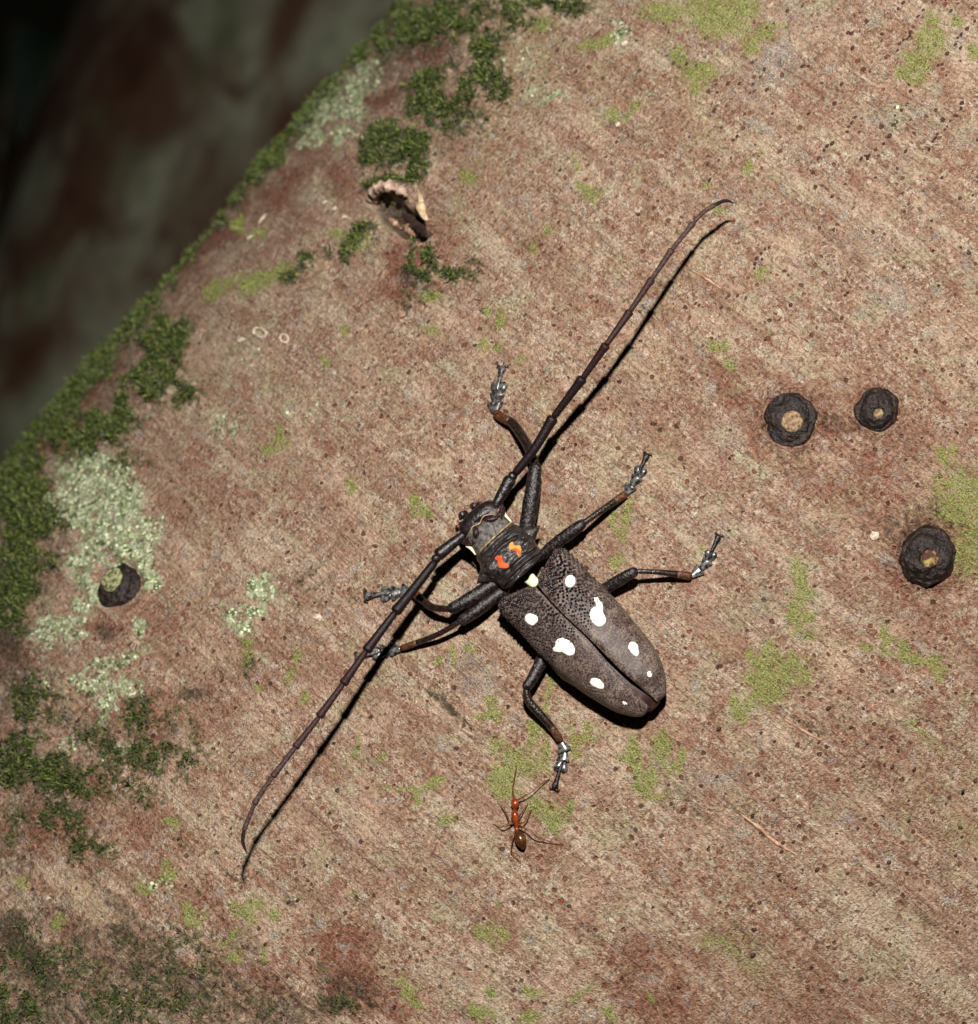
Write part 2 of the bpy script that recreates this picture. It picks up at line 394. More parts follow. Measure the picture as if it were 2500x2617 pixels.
RED = [(2130, 1080, 130, 40, 10, .8), (2021, 1069, 92, 88, 0, .9), (2242, 1045, 70, 75, 0, .8), (2368, 1419, 110, 105, 0, .85), (2250, 1200, 130, 110, 0, .5), (2200, 1300, 160, 60, 30, .4), (2300, 1150, 120, 90, 0, .4), (1900, 1040, 170, 30, 42, .65), (2000, 1200, 130, 22, 42, .5), (1960, 1130, 160, 26, 40, .5),
       (880, 2460, 70, 110, 0, 1.0), (830, 2400, 60, 60, 0, .6), (960, 2560, 90, 60, 0, .7), (1030, 670, 45, 55, 0, .95), (1000, 740, 60, 30, 0, .8), (1120, 740, 30, 24, 0, .7), (1100, 120, 90, 40, -40, .9), (980, 250, 50, 26, 0, .9), (1090, 250, 60, 20, 0, .7), (870, 480, 40, 60, 0, .6), (730, 480, 140, 34, -50, .7), (560, 610, 130, 24, -50, .8), (400, 740, 90, 20, -50, .9), (230, 1010, 120, 16, -47, .9), (120, 1130, 80, 34, -30, .9), (40, 1200, 60, 24, -20, .8), (230, 1110, 40, 14, -60, .9), (490, 1240, 60, 110, 0, .45), (560, 1300, 70, 90, 0, .35), (270, 1590, 60, 24, 0, .6), (340, 1570, 60, 40, 0, .5), (430, 1600, 70, 50, 0, .5),
       (60, 1480, 40, 40, 0, .6), (30, 1680, 60, 60, 0, .8), (380, 1860, 60, 90, 0, .6), (470, 1800, 130, 60, 0, .4), (240, 2020, 70, 30, 0, .7), (140, 2130, 130, 60, 0, .7), (360, 2110, 60, 60, 40, .6), (480, 2280, 120, 40, 40, .5), (60, 2440, 90, 40, 40, .7), (640, 2500, 120, 60, 30, .5), (1700, 2560, 160, 60, 10, .7), (1660, 2450, 110, 60, 0, .6), (2050, 2560, 150, 60, 0, .5), (1850, 2280, 180, 40, 40, .25), (2200, 1900, 140, 60, 20, .35), (2440, 1850, 90, 120, 0, .35), (2430, 1600, 100, 90, 0, .3), (1730, 230, 60, 60, 0, .3), (2250, 300, 60, 60, 0, .2), (660, 1720, 90, 40, 0, .3), (1090, 540, 40, 70, 40, .5), (1140, 600, 40, 60, 0, .5)]
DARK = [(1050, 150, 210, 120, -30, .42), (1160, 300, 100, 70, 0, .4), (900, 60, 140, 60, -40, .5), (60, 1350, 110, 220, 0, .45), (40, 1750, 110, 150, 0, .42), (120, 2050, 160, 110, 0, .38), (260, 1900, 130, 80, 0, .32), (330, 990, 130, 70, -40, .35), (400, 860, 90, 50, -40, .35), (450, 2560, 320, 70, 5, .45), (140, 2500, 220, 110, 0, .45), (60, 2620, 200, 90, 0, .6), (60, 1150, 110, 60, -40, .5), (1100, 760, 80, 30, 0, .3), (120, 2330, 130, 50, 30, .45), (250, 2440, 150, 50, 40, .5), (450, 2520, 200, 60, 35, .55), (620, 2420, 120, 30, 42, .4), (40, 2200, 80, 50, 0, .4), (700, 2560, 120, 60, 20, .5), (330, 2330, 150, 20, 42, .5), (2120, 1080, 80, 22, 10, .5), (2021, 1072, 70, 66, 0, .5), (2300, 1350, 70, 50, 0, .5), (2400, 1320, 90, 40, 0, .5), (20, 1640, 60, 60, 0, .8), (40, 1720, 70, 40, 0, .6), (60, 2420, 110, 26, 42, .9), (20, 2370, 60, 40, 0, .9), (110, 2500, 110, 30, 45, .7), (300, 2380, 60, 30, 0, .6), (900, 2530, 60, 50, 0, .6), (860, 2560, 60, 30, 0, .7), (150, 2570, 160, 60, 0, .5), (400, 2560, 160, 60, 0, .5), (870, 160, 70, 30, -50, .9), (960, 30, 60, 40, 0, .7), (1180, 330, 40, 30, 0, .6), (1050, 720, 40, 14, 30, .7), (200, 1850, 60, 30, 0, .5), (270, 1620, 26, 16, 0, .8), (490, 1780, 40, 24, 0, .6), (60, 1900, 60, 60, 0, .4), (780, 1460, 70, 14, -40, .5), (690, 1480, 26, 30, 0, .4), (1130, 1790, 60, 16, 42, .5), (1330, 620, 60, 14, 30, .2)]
GREY = [(1980, 150, 60, 60, -30, .8), (2050, 60, 120, 50, 0, .4), (1930, 210, 40, 60, 0, .5), (2260, 300, 60, 60, 0, .6), (1940, 330, 50, 30, 0, .7), (2050, 380, 60, 40, 0, .5), (2370, 290, 40, 50, 0, .6), (2300, 420, 60, 50, 0, .4), (1870, 480, 40, 40, 0, .5), (2200, 620, 80, 40, 0, .5), (2270, 760, 60, 60, 0, .6), (2050, 570, 90, 50, 0, .4), (1880, 560, 40, 40, 0, .5), (2330, 620, 60, 60, 0, .4), (1850, 1110, 60, 60, 0, .5), (1830, 1350, 60, 50, 0, .5), (1960, 1560, 50, 50, 0, .5), (1700, 1610, 60, 60, 0, .4), (1830, 1990, 70, 30, 20, .7), (1900, 2140, 30, 40, 0, .6), (1760, 2010, 60, 30, 0, .5), (1930, 1890, 60, 30, 0, .5), (1650, 1950, 50, 40, 0, .4), (1230, 1720, 40, 60, 0, .6), (1240, 1180, 60, 60, 0, .3), (1200, 1740, 30, 30, 0, .7), (2480, 680, 30, 50, 0, .6), (2300, 2180, 80, 60, 0, .2), (1150, 1600, 60, 40, 0, .4), (2450, 350, 40, 50, 0, .4), (2100, 700, 60, 40, 0, .4)]
YEL = [(1340, 160, 100, 110, 0, .6), (1250, 330, 60, 90, 0, .5), (1170, 520, 60, 90, 0, .5), (640, 460, 80, 40, -50, .4), (480, 1050, 90, 40, 0, .4), (560, 960, 90, 90, 0, .3), (1560, 200, 110, 90, 0, .35), (1800, 330, 70, 70, 0, .25), (1760, 250, 60, 60, 0, .35), (230, 2260, 120, 60, 30, .3), (520, 2160, 110, 50, 0, .25), (160, 2160, 60, 40, 0, .4), (1650, 1200, 80, 30, 40, .3), (2460, 2150, 60, 90, 0, .3), (1830, 2380, 130, 50, 0, .4), (2380, 2470, 110, 80, 0, .35), (450, 560, 60, 30, -50, .3)]
m_moss = blobs(MOSS, 34, 42, 3, .5)
m_alg = blobs(ALGAE, 17, 15, 9, .7); m_alg *= .5 + .5 * sstep(.32, .52, fbm(UX / 11, UY / 11, 97, 3))
m_lich = blobs(LICH, 26, 26, 15, .5); m_lich *= .35 + .65 * sstep(.32, .52, fbm(UX / 22, UY / 22, 98, 4))
m_red = blobs(RED, 40, 60, 21, .8)
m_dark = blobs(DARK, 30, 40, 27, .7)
m_grey = blobs(GREY, 40, 50, 33, .9)
m_yel = blobs(YEL, 40, 60, 39, .9)
hid = (~seen)
m_moss = np.where(hid, sstep(.5, .65, fbm(Smm / 25, Tmm / 40, 77)) , m_moss)
# the moss breaks up at its rims
m_moss *= (0.15 + 0.85 * sstep(.28, .5, fbm(UX / 40, UY / 40, 91, 4))) * (.5 + .5 * sstep(.35, .55, fbm(UX / 13, UY / 13, 95, 3)))
m_edge = blobs(EDGEM, 26, 42, 5, .5) * (.62 + .38 * sstep(.26, .46, fbm(UX / 40, UY / 40, 93, 4)))
m_moss = np.clip(np.maximum(m_moss, m_edge), 0, 1)

# grooves that run round the trunk and a few cracks along it (photograph pixels)
GRO = [((1056, 1740), (1240, 1886), 6, .5), ((1193, 2431), (1331, 2537), 6, .5), ((1970, 1800), (2108, 1882), 6, .6), ((1906, 2267), (2016, 2340), 5, .4), ((1755, 678), (1842, 735), 5, .4), ((715, 1381), (850, 1280), 5, .4), ((780, 1510), (850, 1465), 8, .5), ((1696, 870), (2000, 1130), 5, .3), ((1650, 1545), (1730, 1595), 4, .4), ((1820, 1440), (2010, 1530), 4, .35), ((2050, 1620), (2200, 1700), 4, .3), ((2390, 1610), (2500, 1680), 4, .3), ((1860, 2060), (1960, 2140), 4, .35), ((1690, 2050), (1770, 2100), 4, .35), ((1390, 2080), (1560, 2230), 4, .25), ((2080, 200), (2190, 260), 4, .3), ((1950, 380), (2090, 440), 4, .3), ((2200, 480), (2310, 540), 4, .3), ((1820, 350), (1900, 400), 4, .3), ((1480, 790), (1620, 880), 5, .35), ((1320, 700), (1460, 790), 5, .25), ((620, 2180), (830, 2390), 4, .3), ((700, 2200), (950, 2420), 4, .3), ((330, 2260), (640, 2560), 5, .5), ((20, 2400), (120, 2520), 10, .9), ((430, 2420), (560, 2580), 5, .5), ((900, 2300), (1090, 2480), 4, .3), ((540, 2120), (700, 2270), 4, .3), ((1380, 2330), (1560, 2430), 4, .2), ((950, 1540), (1010, 1590), 4, .2)]
_r = random.Random(21)
for q in range(190):
    x = _r.uniform(150, 2480); y = _r.uniform(60, 2600)
    if q > 120: x = _r.uniform(80, 1150); y = _r.uniform(2000, 2600)
    if (x - 0) * .758 + (y - 1153) * .652 < 170: continue
    ln = _r.uniform(35, 150); an = math.atan2(.652, .758) + _r.gauss(0, .07)
    if q % 9 == 0: an = math.atan2(-.758, .652) + _r.gauss(0, .15); ln *= .6
    GRO.append(((x, y), (x + ln * math.cos(an), y + ln * math.sin(an)), _r.uniform(3, 5), _r.uniform(.15, .5)))
gro = np.zeros_like(UX)
gdx, gdy = warp(7, 25, 61)
for (a, b, w, dp) in GRO:
    ax_, ay_ = a; bx_, by_ = b; L2 = (bx_ - ax_) ** 2 + (by_ - ay_) ** 2
    sel = (UX > min(ax_, bx_) - 30) & (UX < max(ax_, bx_) + 30) & (UY > min(ay_, by_) - 30) & (UY < max(ay_, by_) + 30) & seen
    px_ = UX[sel] + gdx[sel] - ax_; py_ = UY[sel] + gdy[sel] - ay_
    tt = np.clip((px_ * (bx_ - ax_) + py_ * (by_ - ay_)) / L2, 0, 1)
    d = np.hypot(px_ - tt * (bx_ - ax_), py_ - tt * (by_ - ay_))
    gro[sel] = np.maximum(gro[sel], dp * np.exp(-(d / w) ** 2) * np.sin(np.pi * np.clip(tt, .04, .96)) ** .4)

KNOTS = [  # centre, radius, core offset, core radius, heights
    dict(c=(304, 1497), r=66, off=(-9, -13), rc=33, h=2.6, core='lichen'),
    dict(c=(2021, 1069), r=71, off=(6, 13), rc=26, h=2.4, core='tan'),
    dict(c=(2243, 1046), r=56, off=(3, 17), rc=13, h=3.4, core='tan'),
    dict(c=(2368, 1419), r=74, off=(6, 10), rc=22, h=4.2, core='moss')]
collar = np.zeros_like(UX)
for k in KNOTS:
    d = np.hypot(UX - k['c'][0], UY - k['c'][1]) / k['r'] + 0.12 * (fbm(UX / 25, UY / 25, 5) - .5)
    collar = np.maximum(collar, np.where(seen, np.exp(-((d - 1.13) / .15) ** 2), 0))
# the hollow of the broken branch
SC = (1018, 552); san = math.radians(40)
sx = (UX - SC[0]) * math.cos(san) + (UY - SC[1]) * math.sin(san); sy = -(UX - SC[0]) * math.sin(san) + (UY - SC[1]) * math.cos(san)
scd = np.sqrt((sx / 92) ** 2 + (sy / 40) ** 2) + 0.25 * (fbm(UX / 18, UY / 18, 8) - .5)
hollow = np.where(seen, sstep(1.05, .6, scd), 0)

disp = (fbm(Smm / 14, Tmm / 14, 1, 3) - .5) * 0.9
disp += (fbm(Smm / 3.4, Tmm / 2.6, 2, 3) - .5) * 0.42
disp += (fbm(Smm / 11, Tmm / 0.9, 3, 2) - .5) * 0.26 * (0.5 + sstep(.4, .6, fbm(Smm / 40, Tmm / 30, 44)))
disp += (vn(Smm / 0.95, Tmm / 0.95, 4) - .5) * 0.34
pits = vn(Smm / 1.3, Tmm / 1.3, 6); disp -= 0.22 * sstep(.8, .95, pits)
edgef = sstep(0.07, 0.0, S) + sstep(0.30, 0.36, S)
disp += edgef * (fbm(Smm / 22, Tmm / 22, 12, 4) - .5) * 7.0
farf = sstep(0.19, 0.5, np.abs(T)); disp += farf * (fbm(Smm / 60, Tmm / 90, 13, 3) - .5) * 22
disp += m_moss * (0.7 + 1.3 * fbm(Smm / 5, Tmm / 5, 14, 3)) * 1.1
disp += m_lich * 0.35 * (0.4 + fbm(Smm / 2.5, Tmm / 2.5, 16, 3))
disp += m_alg * 0.16 - gro * 1.0 + collar * 0.9 - hollow * 5.0
calm = 0.55 + 0.45 * sstep(260, 520, np.hypot(UX - 1400, UY - 1480))
disp = np.where(seen, disp * calm, disp)
DISP = disp * 1e-3
Wt = world_of(BN + ON * DISP, BY + OY * DISP, T, tp_far)
nt_, ns_ = S.shape
idx = np.arange(nt_ * ns_).reshape(nt_, ns_)
a = idx[:-1]; b = idx[1:]
F = np.stack([a, np.roll(a, -1, 1), np.roll(b, -1, 1), b], -1).reshape(-1, 4)
TVERT = Wt.reshape(-1, 3)

# ------------------------------------------------------------------ materials of the trunk
def bark_material():
    t = NT('bark')
    st = t.attr('st', 'Vector')
    R, G, B = t.sep(t.attr('m1'))[:3]; A = t.attr('m1', 'Alpha')
    R2, G2, B2 = t.sep(t.attr('m2'))[:3]
    def nz(scale, detail=4, rough=.6, off=(0, 0, 0), dist=0.0): return t.noise(t.mapv(st, (1, 1, 1), off), scale, detail, rough, dist)
    wv = t.n('ShaderNodeVectorMath'); wv.operation = 'MULTIPLY_ADD'
    t.l(t.noise(st, .9, 3, .6, 0, 1), wv.inputs[0]); wv.inputs[1].default_value = (1.3, 1.3, 0); t.l(st, wv.inputs[2])
    ws = wv.outputs[0]
    big = nz(.028, 3, .5); mid = nz(.11, 4, .6, (31, 5, 0)); mid2 = nz(.15, 4, .6, (-17, 45, 0))
    n1 = nz(.42, 5, .65, (0, 0, 0), .3); n2 = nz(1.25, 4, .6, (9, 2, 0), .4); n3 = nz(.75, 4, .62, (40, 7, 0)); n4 = nz(2.6, 2, .5, (-90, 31, 0)); n5 = nz(.6, 4, .65, (11, 77, 0))
    streak = t.noise(t.mapv(st, (0.10, 1.35, 1)), 1.0, 4, .6, .2)
    fine = t.noise(t.mapv(st, (.07, 2.6, 1), (5, 60, 0)), 1.0, 3, .55, .15)
    PAL = [(0, lin(70, 44, 34)), (.14, lin(128, 82, 62)), (.32, lin(172, 130, 106)), (.48, lin(196, 162, 138)), (.62, lin(146, 130, 102)), (.74, lin(208, 182, 158)), (.88, lin(238, 226, 206)), (1, lin(112, 60, 44))]
    cellA = t.sep(t.vor(ws, .8)['Color']); cellB = t.sep(t.vor(ws, 2.0)['Color']); cellC = t.sep(t.vor(ws, 3.6)['Color'])
    ca = t.ramp(t.rng(t.math('ADD', t.math('MULTIPLY', cellA[0], .5), t.math('MULTIPLY', n2, .5)), .2, .8), PAL)
    cb = t.ramp(cellB[1], PAL)
    c = t.mix(t.rng(n3, .36, .64, .25, .65), ca, cb)
    c = t.mix(t.rng(n1, .38, .60, .45, .0), c, lin(150, 106, 82))
    c = t.mix(t.rng(n1, .55, .7, 0, .5), c, lin(206, 176, 152))
    c = t.mix(t.rng(n5, .55, .66, 0, .7), c, lin(134, 78, 58))
    c = t.mix(t.rng(n2, .44, .34, 0, .8), c, lin(88, 60, 46))
    c = t.mix(t.rng(n4, .60, .72, 0, .75), c, lin(236, 220, 200))
    c = t.mix(t.rng(cellC[0], .86, .9, 0, .7), c, lin(74, 44, 34))
    mid3 = nz(.085, 5, .65, (55, -33, 0)); mid4 = nz(.2, 4, .6, (-8, -71, 0))
    c = t.mix(t.rng(mid, .50, .62, 0, .6), c, t.mix(t.rng(n2, .35, .65), lin(124, 112, 80), lin(204, 192, 156)))
    c = t.mix(t.rng(mid2, .50, .62, 0, .65), c, t.mix(t.rng(n2, .35, .65), lin(108, 68, 52), lin(172, 122, 98)))
    c = t.mix(t.rng(mid3, .50, .64, 0, .55), c, t.mix(t.rng(n2, .35, .65), lin(176, 136, 110), lin(226, 196, 170)))
    c = t.mix(t.rng(mid4, .57, .68, 0, .55), c, t.mix(t.rng(n2, .35, .65), lin(78, 48, 36), lin(138, 94, 72)))
    c = t.mix(t.rng(streak, .55, .68, 0, .5), c, lin(114, 70, 52))
    c = t.mix(t.rng(streak, .42, .30, 0, .3), c, lin(226, 202, 174))
    c = t.mix(t.math('MULTIPLY', t.rng(fine, .60, .70, 0, .6), t.rng(mid4, .48, .6)), c, lin(84, 54, 40))
    band = t.noise(t.mapv(st, (.018, .11, 1), (2, 8, 0)), 1.0, 5, .62, .3); band2 = t.noise(t.mapv(st, (.03, .3, 1), (-40, 18, 0)), 1.0, 5, .65, .3)
    c = t.mix(t.rng(band, .50, .66, 0, .6), c, t.mix(t.rng(n2, .35, .65), lin(112, 78, 62), lin(172, 132, 110)))
    c = t.mix(t.rng(band, .46, .34, 0, .5), c, t.mix(t.rng(n2, .35, .65), lin(168, 140, 112), lin(226, 208, 184)))
    c = t.mix(t.rng(band2, .56, .66, 0, .6), c, t.mix(t.rng(n2, .35, .65), lin(92, 58, 44), lin(150, 106, 84)))
    c = t.mix(1.0, c, (1.04, 1.07, 1.06, 1), 'MULTIPLY')
    def gate(m, nzz, w=0.9, lo=.40, hi=.62):
        return t.rng(t.math('ADD', m, t.math('MULTIPLY', t.math('SUBTRACT', nzz, .5), w)), lo, hi)
    c = t.mix(t.math('MULTIPLY', t.rng(t.math('ADD', A, t.math('MULTIPLY', t.math('SUBTRACT', n5, .5), 1.6)), .05, .75), .85), c, t.mix(t.rng(n2, .35, .65), lin(80, 42, 32), lin(160, 100, 76)))
    c = t.mix(t.math('MULTIPLY', t.rng(t.math('ADD', B2, t.math('MULTIPLY', t.math('SUBTRACT', n3, .5), 2.0)), .15, 1.0), .6), c, t.mix(t.rng(n2, .35, .65), lin(112, 98, 50), lin(196, 184, 128)))
    greyf = t.math('MULTIPLY', t.rng(t.math('ADD', G2, t.math('MULTIPLY', t.math('SUBTRACT', n5, .5), 2.2)), .25, .95), .7)
    greyf = t.math('MAXIMUM', greyf, t.rng(nz(.2, 5, .65, (70, -12, 0)), .56, .68, 0, .55))
    c = t.mix(greyf, c, t.mix(t.rng(n4, .36, .64), lin(104, 94, 84), lin(206, 202, 192)))
    vo = t.vor(ws, 0.40); rr = t.sep(vo['Color'])
    rad = t.rng(rr[0], .15, 1.0, .02, .24)
    pore = t.rng(t.math('SUBTRACT', vo['Distance'], rad), .03, -.03)
    c = t.mix(t.math('MULTIPLY', pore, .85), c, t.ramp(rr[1], [(0, lin(40, 24, 18)), (.35, lin(96, 48, 34)), (1, lin(150, 82, 58))]))
    halo = t.math('MULTIPLY', t.rng(t.math('ABSOLUTE', t.math('SUBTRACT', t.math('SUBTRACT', vo['Distance'], rad), .09)), .06, .0), t.rng(rr[2], .5, .7, 0, .5))
    c = t.mix(halo, c, lin(216, 186, 160))
    vo2 = t.vor(t.mapv(ws, (1, 1, 1), (3.3, 9.1, 0)), 0.17); r2 = t.sep(vo2['Color'])
    spot2 = t.rng(t.math('SUBTRACT', vo2['Distance'], t.rng(r2[1], .5, 1, .0, .11)), .02, -.02)
    c = t.mix(t.math('MULTIPLY', spot2, .8), c, lin(60, 32, 24))
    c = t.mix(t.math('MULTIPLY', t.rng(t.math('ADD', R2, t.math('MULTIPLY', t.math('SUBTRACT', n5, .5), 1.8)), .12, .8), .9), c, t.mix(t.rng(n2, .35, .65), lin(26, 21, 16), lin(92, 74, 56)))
    lich = t.math('MULTIPLY', gate(B, n3, 2.0, .25, .6), .88)
    c = t.mix(lich, c, t.ramp(t.rng(t.math('ADD', t.math('MULTIPLY', cellA[1], .4), t.math('ADD', t.math('MULTIPLY', n2, .3), t.math('MULTIPLY', n1, .3))), .25, .75), [(.12, lin(58, 72, 32)), (.34, lin(120, 134, 90)), (.55, lin(164, 174, 136)), (.85, lin(212, 212, 184))]))
    alg = t.math('MULTIPLY', gate(G, n2, 2.0, .20, .6), t.rng(n1, .34, .56, .6, 1.0))
    c = t.mix(t.math('MULTIPLY', alg, .86), c, t.mix(t.rng(n4, .36, .64), lin(96, 104, 44), lin(170, 172, 98)))
    mos = gate(R, t.math('ADD', t.math('MULTIPLY', n3, .5), t.math('MULTIPLY', n1, .5)), 3.0, .15, .65)
    c = t.mix(t.math('MULTIPLY', mos, .9), c, t.mix(t.rng(n2, .35, .65), lin(26, 30, 14), lin(84, 90, 44)))
    h = t.math('ADD', t.math('MULTIPLY', n2, 1.0), t.math('MULTIPLY', n4, .7))
    h = t.math('ADD', h, t.math('MULTIPLY', streak, .5))
    h = t.math('ADD', h, t.math('MULTIPLY', cellB[2], .25))
    h = t.math('SUBTRACT', h, t.math('MULTIPLY', pore, .5))
    h = t.math('SUBTRACT', h, t.math('MULTIPLY', t.rng(fine, .58, .72), .2))
    nm = t.bump(h, 1.0, .0011)
    ro = t.math('SUBTRACT', t.rng(n4, .3, .7, .26, .56), t.math('MULTIPLY', greyf, .14))
    ro = t.math('ADD', ro, t.math('MULTIPLY', t.math('MAXIMUM', mos, alg), .25))
    return t.out(c, ro, .5, nm)
BARK = bark_material()

tree = empty('leaning_tree', AX * -1.75 + NX * N0 + Vector((0, Y0, 0)),
             'leaning tree trunk with pinkish brown mottled bark that the spotted beetle clings to', 'tree')
m1 = np.stack([m_moss, m_alg, m_lich, m_red], -1).reshape(-1, 4)
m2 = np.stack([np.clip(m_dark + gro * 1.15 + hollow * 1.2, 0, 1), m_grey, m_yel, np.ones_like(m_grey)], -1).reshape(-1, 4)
stv = np.stack([Smm, Tmm, np.zeros_like(Smm)], -1).reshape(-1, 3)
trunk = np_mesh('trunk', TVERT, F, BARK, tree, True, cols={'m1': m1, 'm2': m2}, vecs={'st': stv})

# bark height at a photograph pixel, with its relief
_sel = seen & (np.abs(T) < 0.19)
def onbark(px, py):
    P = lift(px, py, 0); n = P.dot(NX); t = P.dot(AX)
    # nearest grid vertex
    j = int(np.argmin(np.abs(BN[0, :len(s_d)] - n) + (OY[0, :len(s_d)] > 0.2) * 1))
    i = int(np.argmin(np.abs(TV - t)))
    return float(DISP[i, j]) * 1000, P
def L(px, py, h=0.0):
    """lift, measured from the real bark relief"""
    d, _ = onbark(px, py)
    return lift(px, py, h + d)

# ------------------------------------------------------------------ knots (stubs of old fruiting pegs)
M_knot = simple('knot_wood', lin(22, 16, 13), .45, .4, lin(66, 47, 39), 900, 1.0, .0009, 6, (.45, .72))
M_core_tan = simple('knot_core', lin(84, 66, 48), .8, .2, lin(168, 140, 108), 1300, .9, .0005, 4)
M_core_lich = simple('knot_core_lichen', lin(84, 84, 46), .85, .2, lin(178, 178, 134), 1100, 1.0, .0012, 6, (.4, .62))
M_core_moss = simple('knot_core_moss', lin(70, 40, 30), .7, .3, lin(160, 140, 78), 420, .9, .0008, 5, (.5, .62))
KL = ['round dark peg scar with greenish lichen covered core beside pale lichen', 'wide dark peg scar with a flat tan core and reddish rim',
      'dome shaped dark peg scar with a tiny tan tip', 'large blackish brown peg scar flecked with yellowish moss']
def knot(k, label, seed):
    C = lift(k['c'][0], k['c'][1], 0); N = nrm(C)
    e1 = (Vector((1, 0, 0)) - N * N.x).normalized(); e2 = N.cross(e1) * 1.0
    if e2.z > 0: e2 = -e2
    R = k['r'] * PX; H = k['h'] * 1e-3
    off = e1 * (k['off'][0] * PX) + e2 * (k['off'][1] * PX)
    rcf = k['rc'] / k['r']
    prof = [(1.10, -.5), (1.05, -.06), (1.01, .22), (.97, .36), (.92, .44), (.87, .46), (.82, .52), (.76, .66), (.70, .76), (.64, .82), (.58, .88), (.52, .93), (.46, .96), (.40, 1.0)]
    prof = [p for p in prof if p[0] > rcf + .03] + [(rcf, 1.0 if rcf < .42 else .62), (rcf * .6, .55), (0.01, .5)]
    rows = []
    for i, (r, h) in enumerate(prof):
        row = []
        for j in range(49):
            th = 2 * math.pi * (j % 48) / 48
            w = 1 + .24 * (float(fbm(math.cos(th) * 1.1 + seed * 3.1 + r * 2.2, math.sin(th) * 1.3 + r * 1.7, seed, 3)) - .5) * 2
            hh = h + .34 * (float(fbm(math.cos(th) * 2.0 + seed + r * 5, math.sin(th) * 2.0 + 5 - r * 4, seed + 9, 4)) - .5) * (1 if i > 0 else 0)
            row.append(C + off * (1 - min(r, 1)) + (e1 * math.cos(th) + e2 * math.sin(th)) * (R * r * w) + N * (H * hh))
        rows.append(row)
    mb = MB(); sheet(mb, rows)
    o = mb.build('knot', M_knot, tree); tag(o, label)
    mb = MB(); rows = []
    cr = k['rc'] * PX * 1.02; base = H * (.95 if rcf < .42 else .75)
    for (r, h) in [(1.06, -.5), (1.0, .12), (.9, .22), (.7, .27), (.45, .28), (.2, .25), (.01, .25)]:
        row = []
        for j in range(33):
            th = 2 * math.pi * (j % 32) / 32
            w = 1 + .16 * (float(fbm(math.cos(th) * 1.5 + seed * 7.1, math.sin(th) * 1.5, seed + 3, 3)) - .5) * 2
            hh = h + .12 * (float(vn(math.cos(th) * r * 4 + seed, math.sin(th) * r * 4, seed + 4)) - .5)
            row.append(C + off + (e1 * math.cos(th) + e2 * math.sin(th)) * (cr * r * w) + N * (base + .0022 * hh))
        rows.append(row)
    sheet(mb, rows)
    mb.build('knot_core', {'tan': M_core_tan, 'lichen': M_core_lich, 'moss': M_core_moss}[k['core']], o)
for i, k in enumerate(KNOTS): knot(k, KL[i], 3 + i)

# ------------------------------------------------------------------ the broken branch scar
M_rim = simple('scar_callus', lin(118, 86, 72), .8, .25, lin(208, 182, 162), 600, 1.0, .0006, 4)
M_wood = simple('dead_wood', lin(112, 76, 60), .85, .2, lin(206, 168, 140), 520, .9, .0006, 4)
M_char = simple('rotten_wood', lin(38, 26, 22), .85, .2, lin(74, 54, 46), 380, .9, .0008, 5)
def zs(x, y): return (920 + x * .1386, 440 + y * .1386)
scar_pts = [L(*zs(x, y), h) for x, y, h in [(370, 610, .5), (260, 480, 1.3), (280, 330, 1.8), (420, 250, 2.2), (560, 250, 2.4), (700, 300, 2.4), (820, 370, 2.2), (860, 440, 1.6)]]
mb = MB(); cp = curve(scar_pts, 40)
tube(mb, cp, [.00105 * (1 + .35 * math.sin(i * .95) + .3 * math.sin(i * 2.3)) * (.55 if i in (0, 39) else 1) for i in range(40)], 10, 1, None, .35, 4)
scar = mb.build('branch_scar', M_rim, tree)
tag(scar, 'broken branch scar with a lumpy pale callus lip around dark rotten wood')
def lumps(name, mat, path, r, seed, n=16, lump=.5, flat=.6):
    mb = MB(); cp = curve([L(*zs(x, y), h) for x, y, h in path], n)
    tube(mb, cp, [r * 1e-3 * (.35 + .65 * math.sin(math.pi * (i + .6) / (n + .2)) ** .5) for i in range(n)], 9, flat, None, lump, seed)
    return mb.build(name, mat, scar)
lumps('wood_splinter', M_wood, [(480, 640, -1.2), (560, 720, -.6), (660, 790, -1.0)], 1.5, 3)
lumps('wood_splinter', M_wood, [(820, 980, -.5), (950, 1050, .2), (1100, 1120, -.3)], 1.25, 8)
lumps('wood_splinter', M_wood, [(480, 850, 0), (600, 900, .4), (760, 1040, .3)], .6, 5)
lumps('wood_splinter', M_wood, [(640, 630, -1.4), (700, 640, -1), (710, 720, -1.4)], .7, 6)
lumps('wood_splinter', M_char, [(780, 720, -1.0), (950, 850, .2), (1150, 1020, .4), (1300, 1180, .2)], 1.6, 9, 24)
lumps('wood_splinter', M_char, [(560, 880, -1.2), (760, 900, -.4), (900, 960, -.3)], 1.3, 11)
mb = MB()
tube(mb, curve([L(*zs(1020, 560), .5), L(*zs(1110, 620), 2.2), L(*zs(1180, 800), .8), L(*zs(1250, 880), .0)], 16), [.0012 * math.sin(math.pi * (i + .4) / 16.5) ** .7 for i in range(16)], 8, .35)
mb.build('bark_shard', simple('pale_shard', lin(160, 134, 102), .7, .3, lin(212, 190, 154), 500, .6), scar)
mb = MB()
tube(mb, curve([L(*zs(1080, 350), 1.0), L(*zs(1120, 500), 2.0), L(*zs(1190, 800), 1.0)], 12), [.0007 * math.sin(math.pi * (i + .4) / 12.5) ** .7 for i in range(12)], 8, .4)
mb.build('bark_shard', bpy.data.materials['pale_shard'], scar)

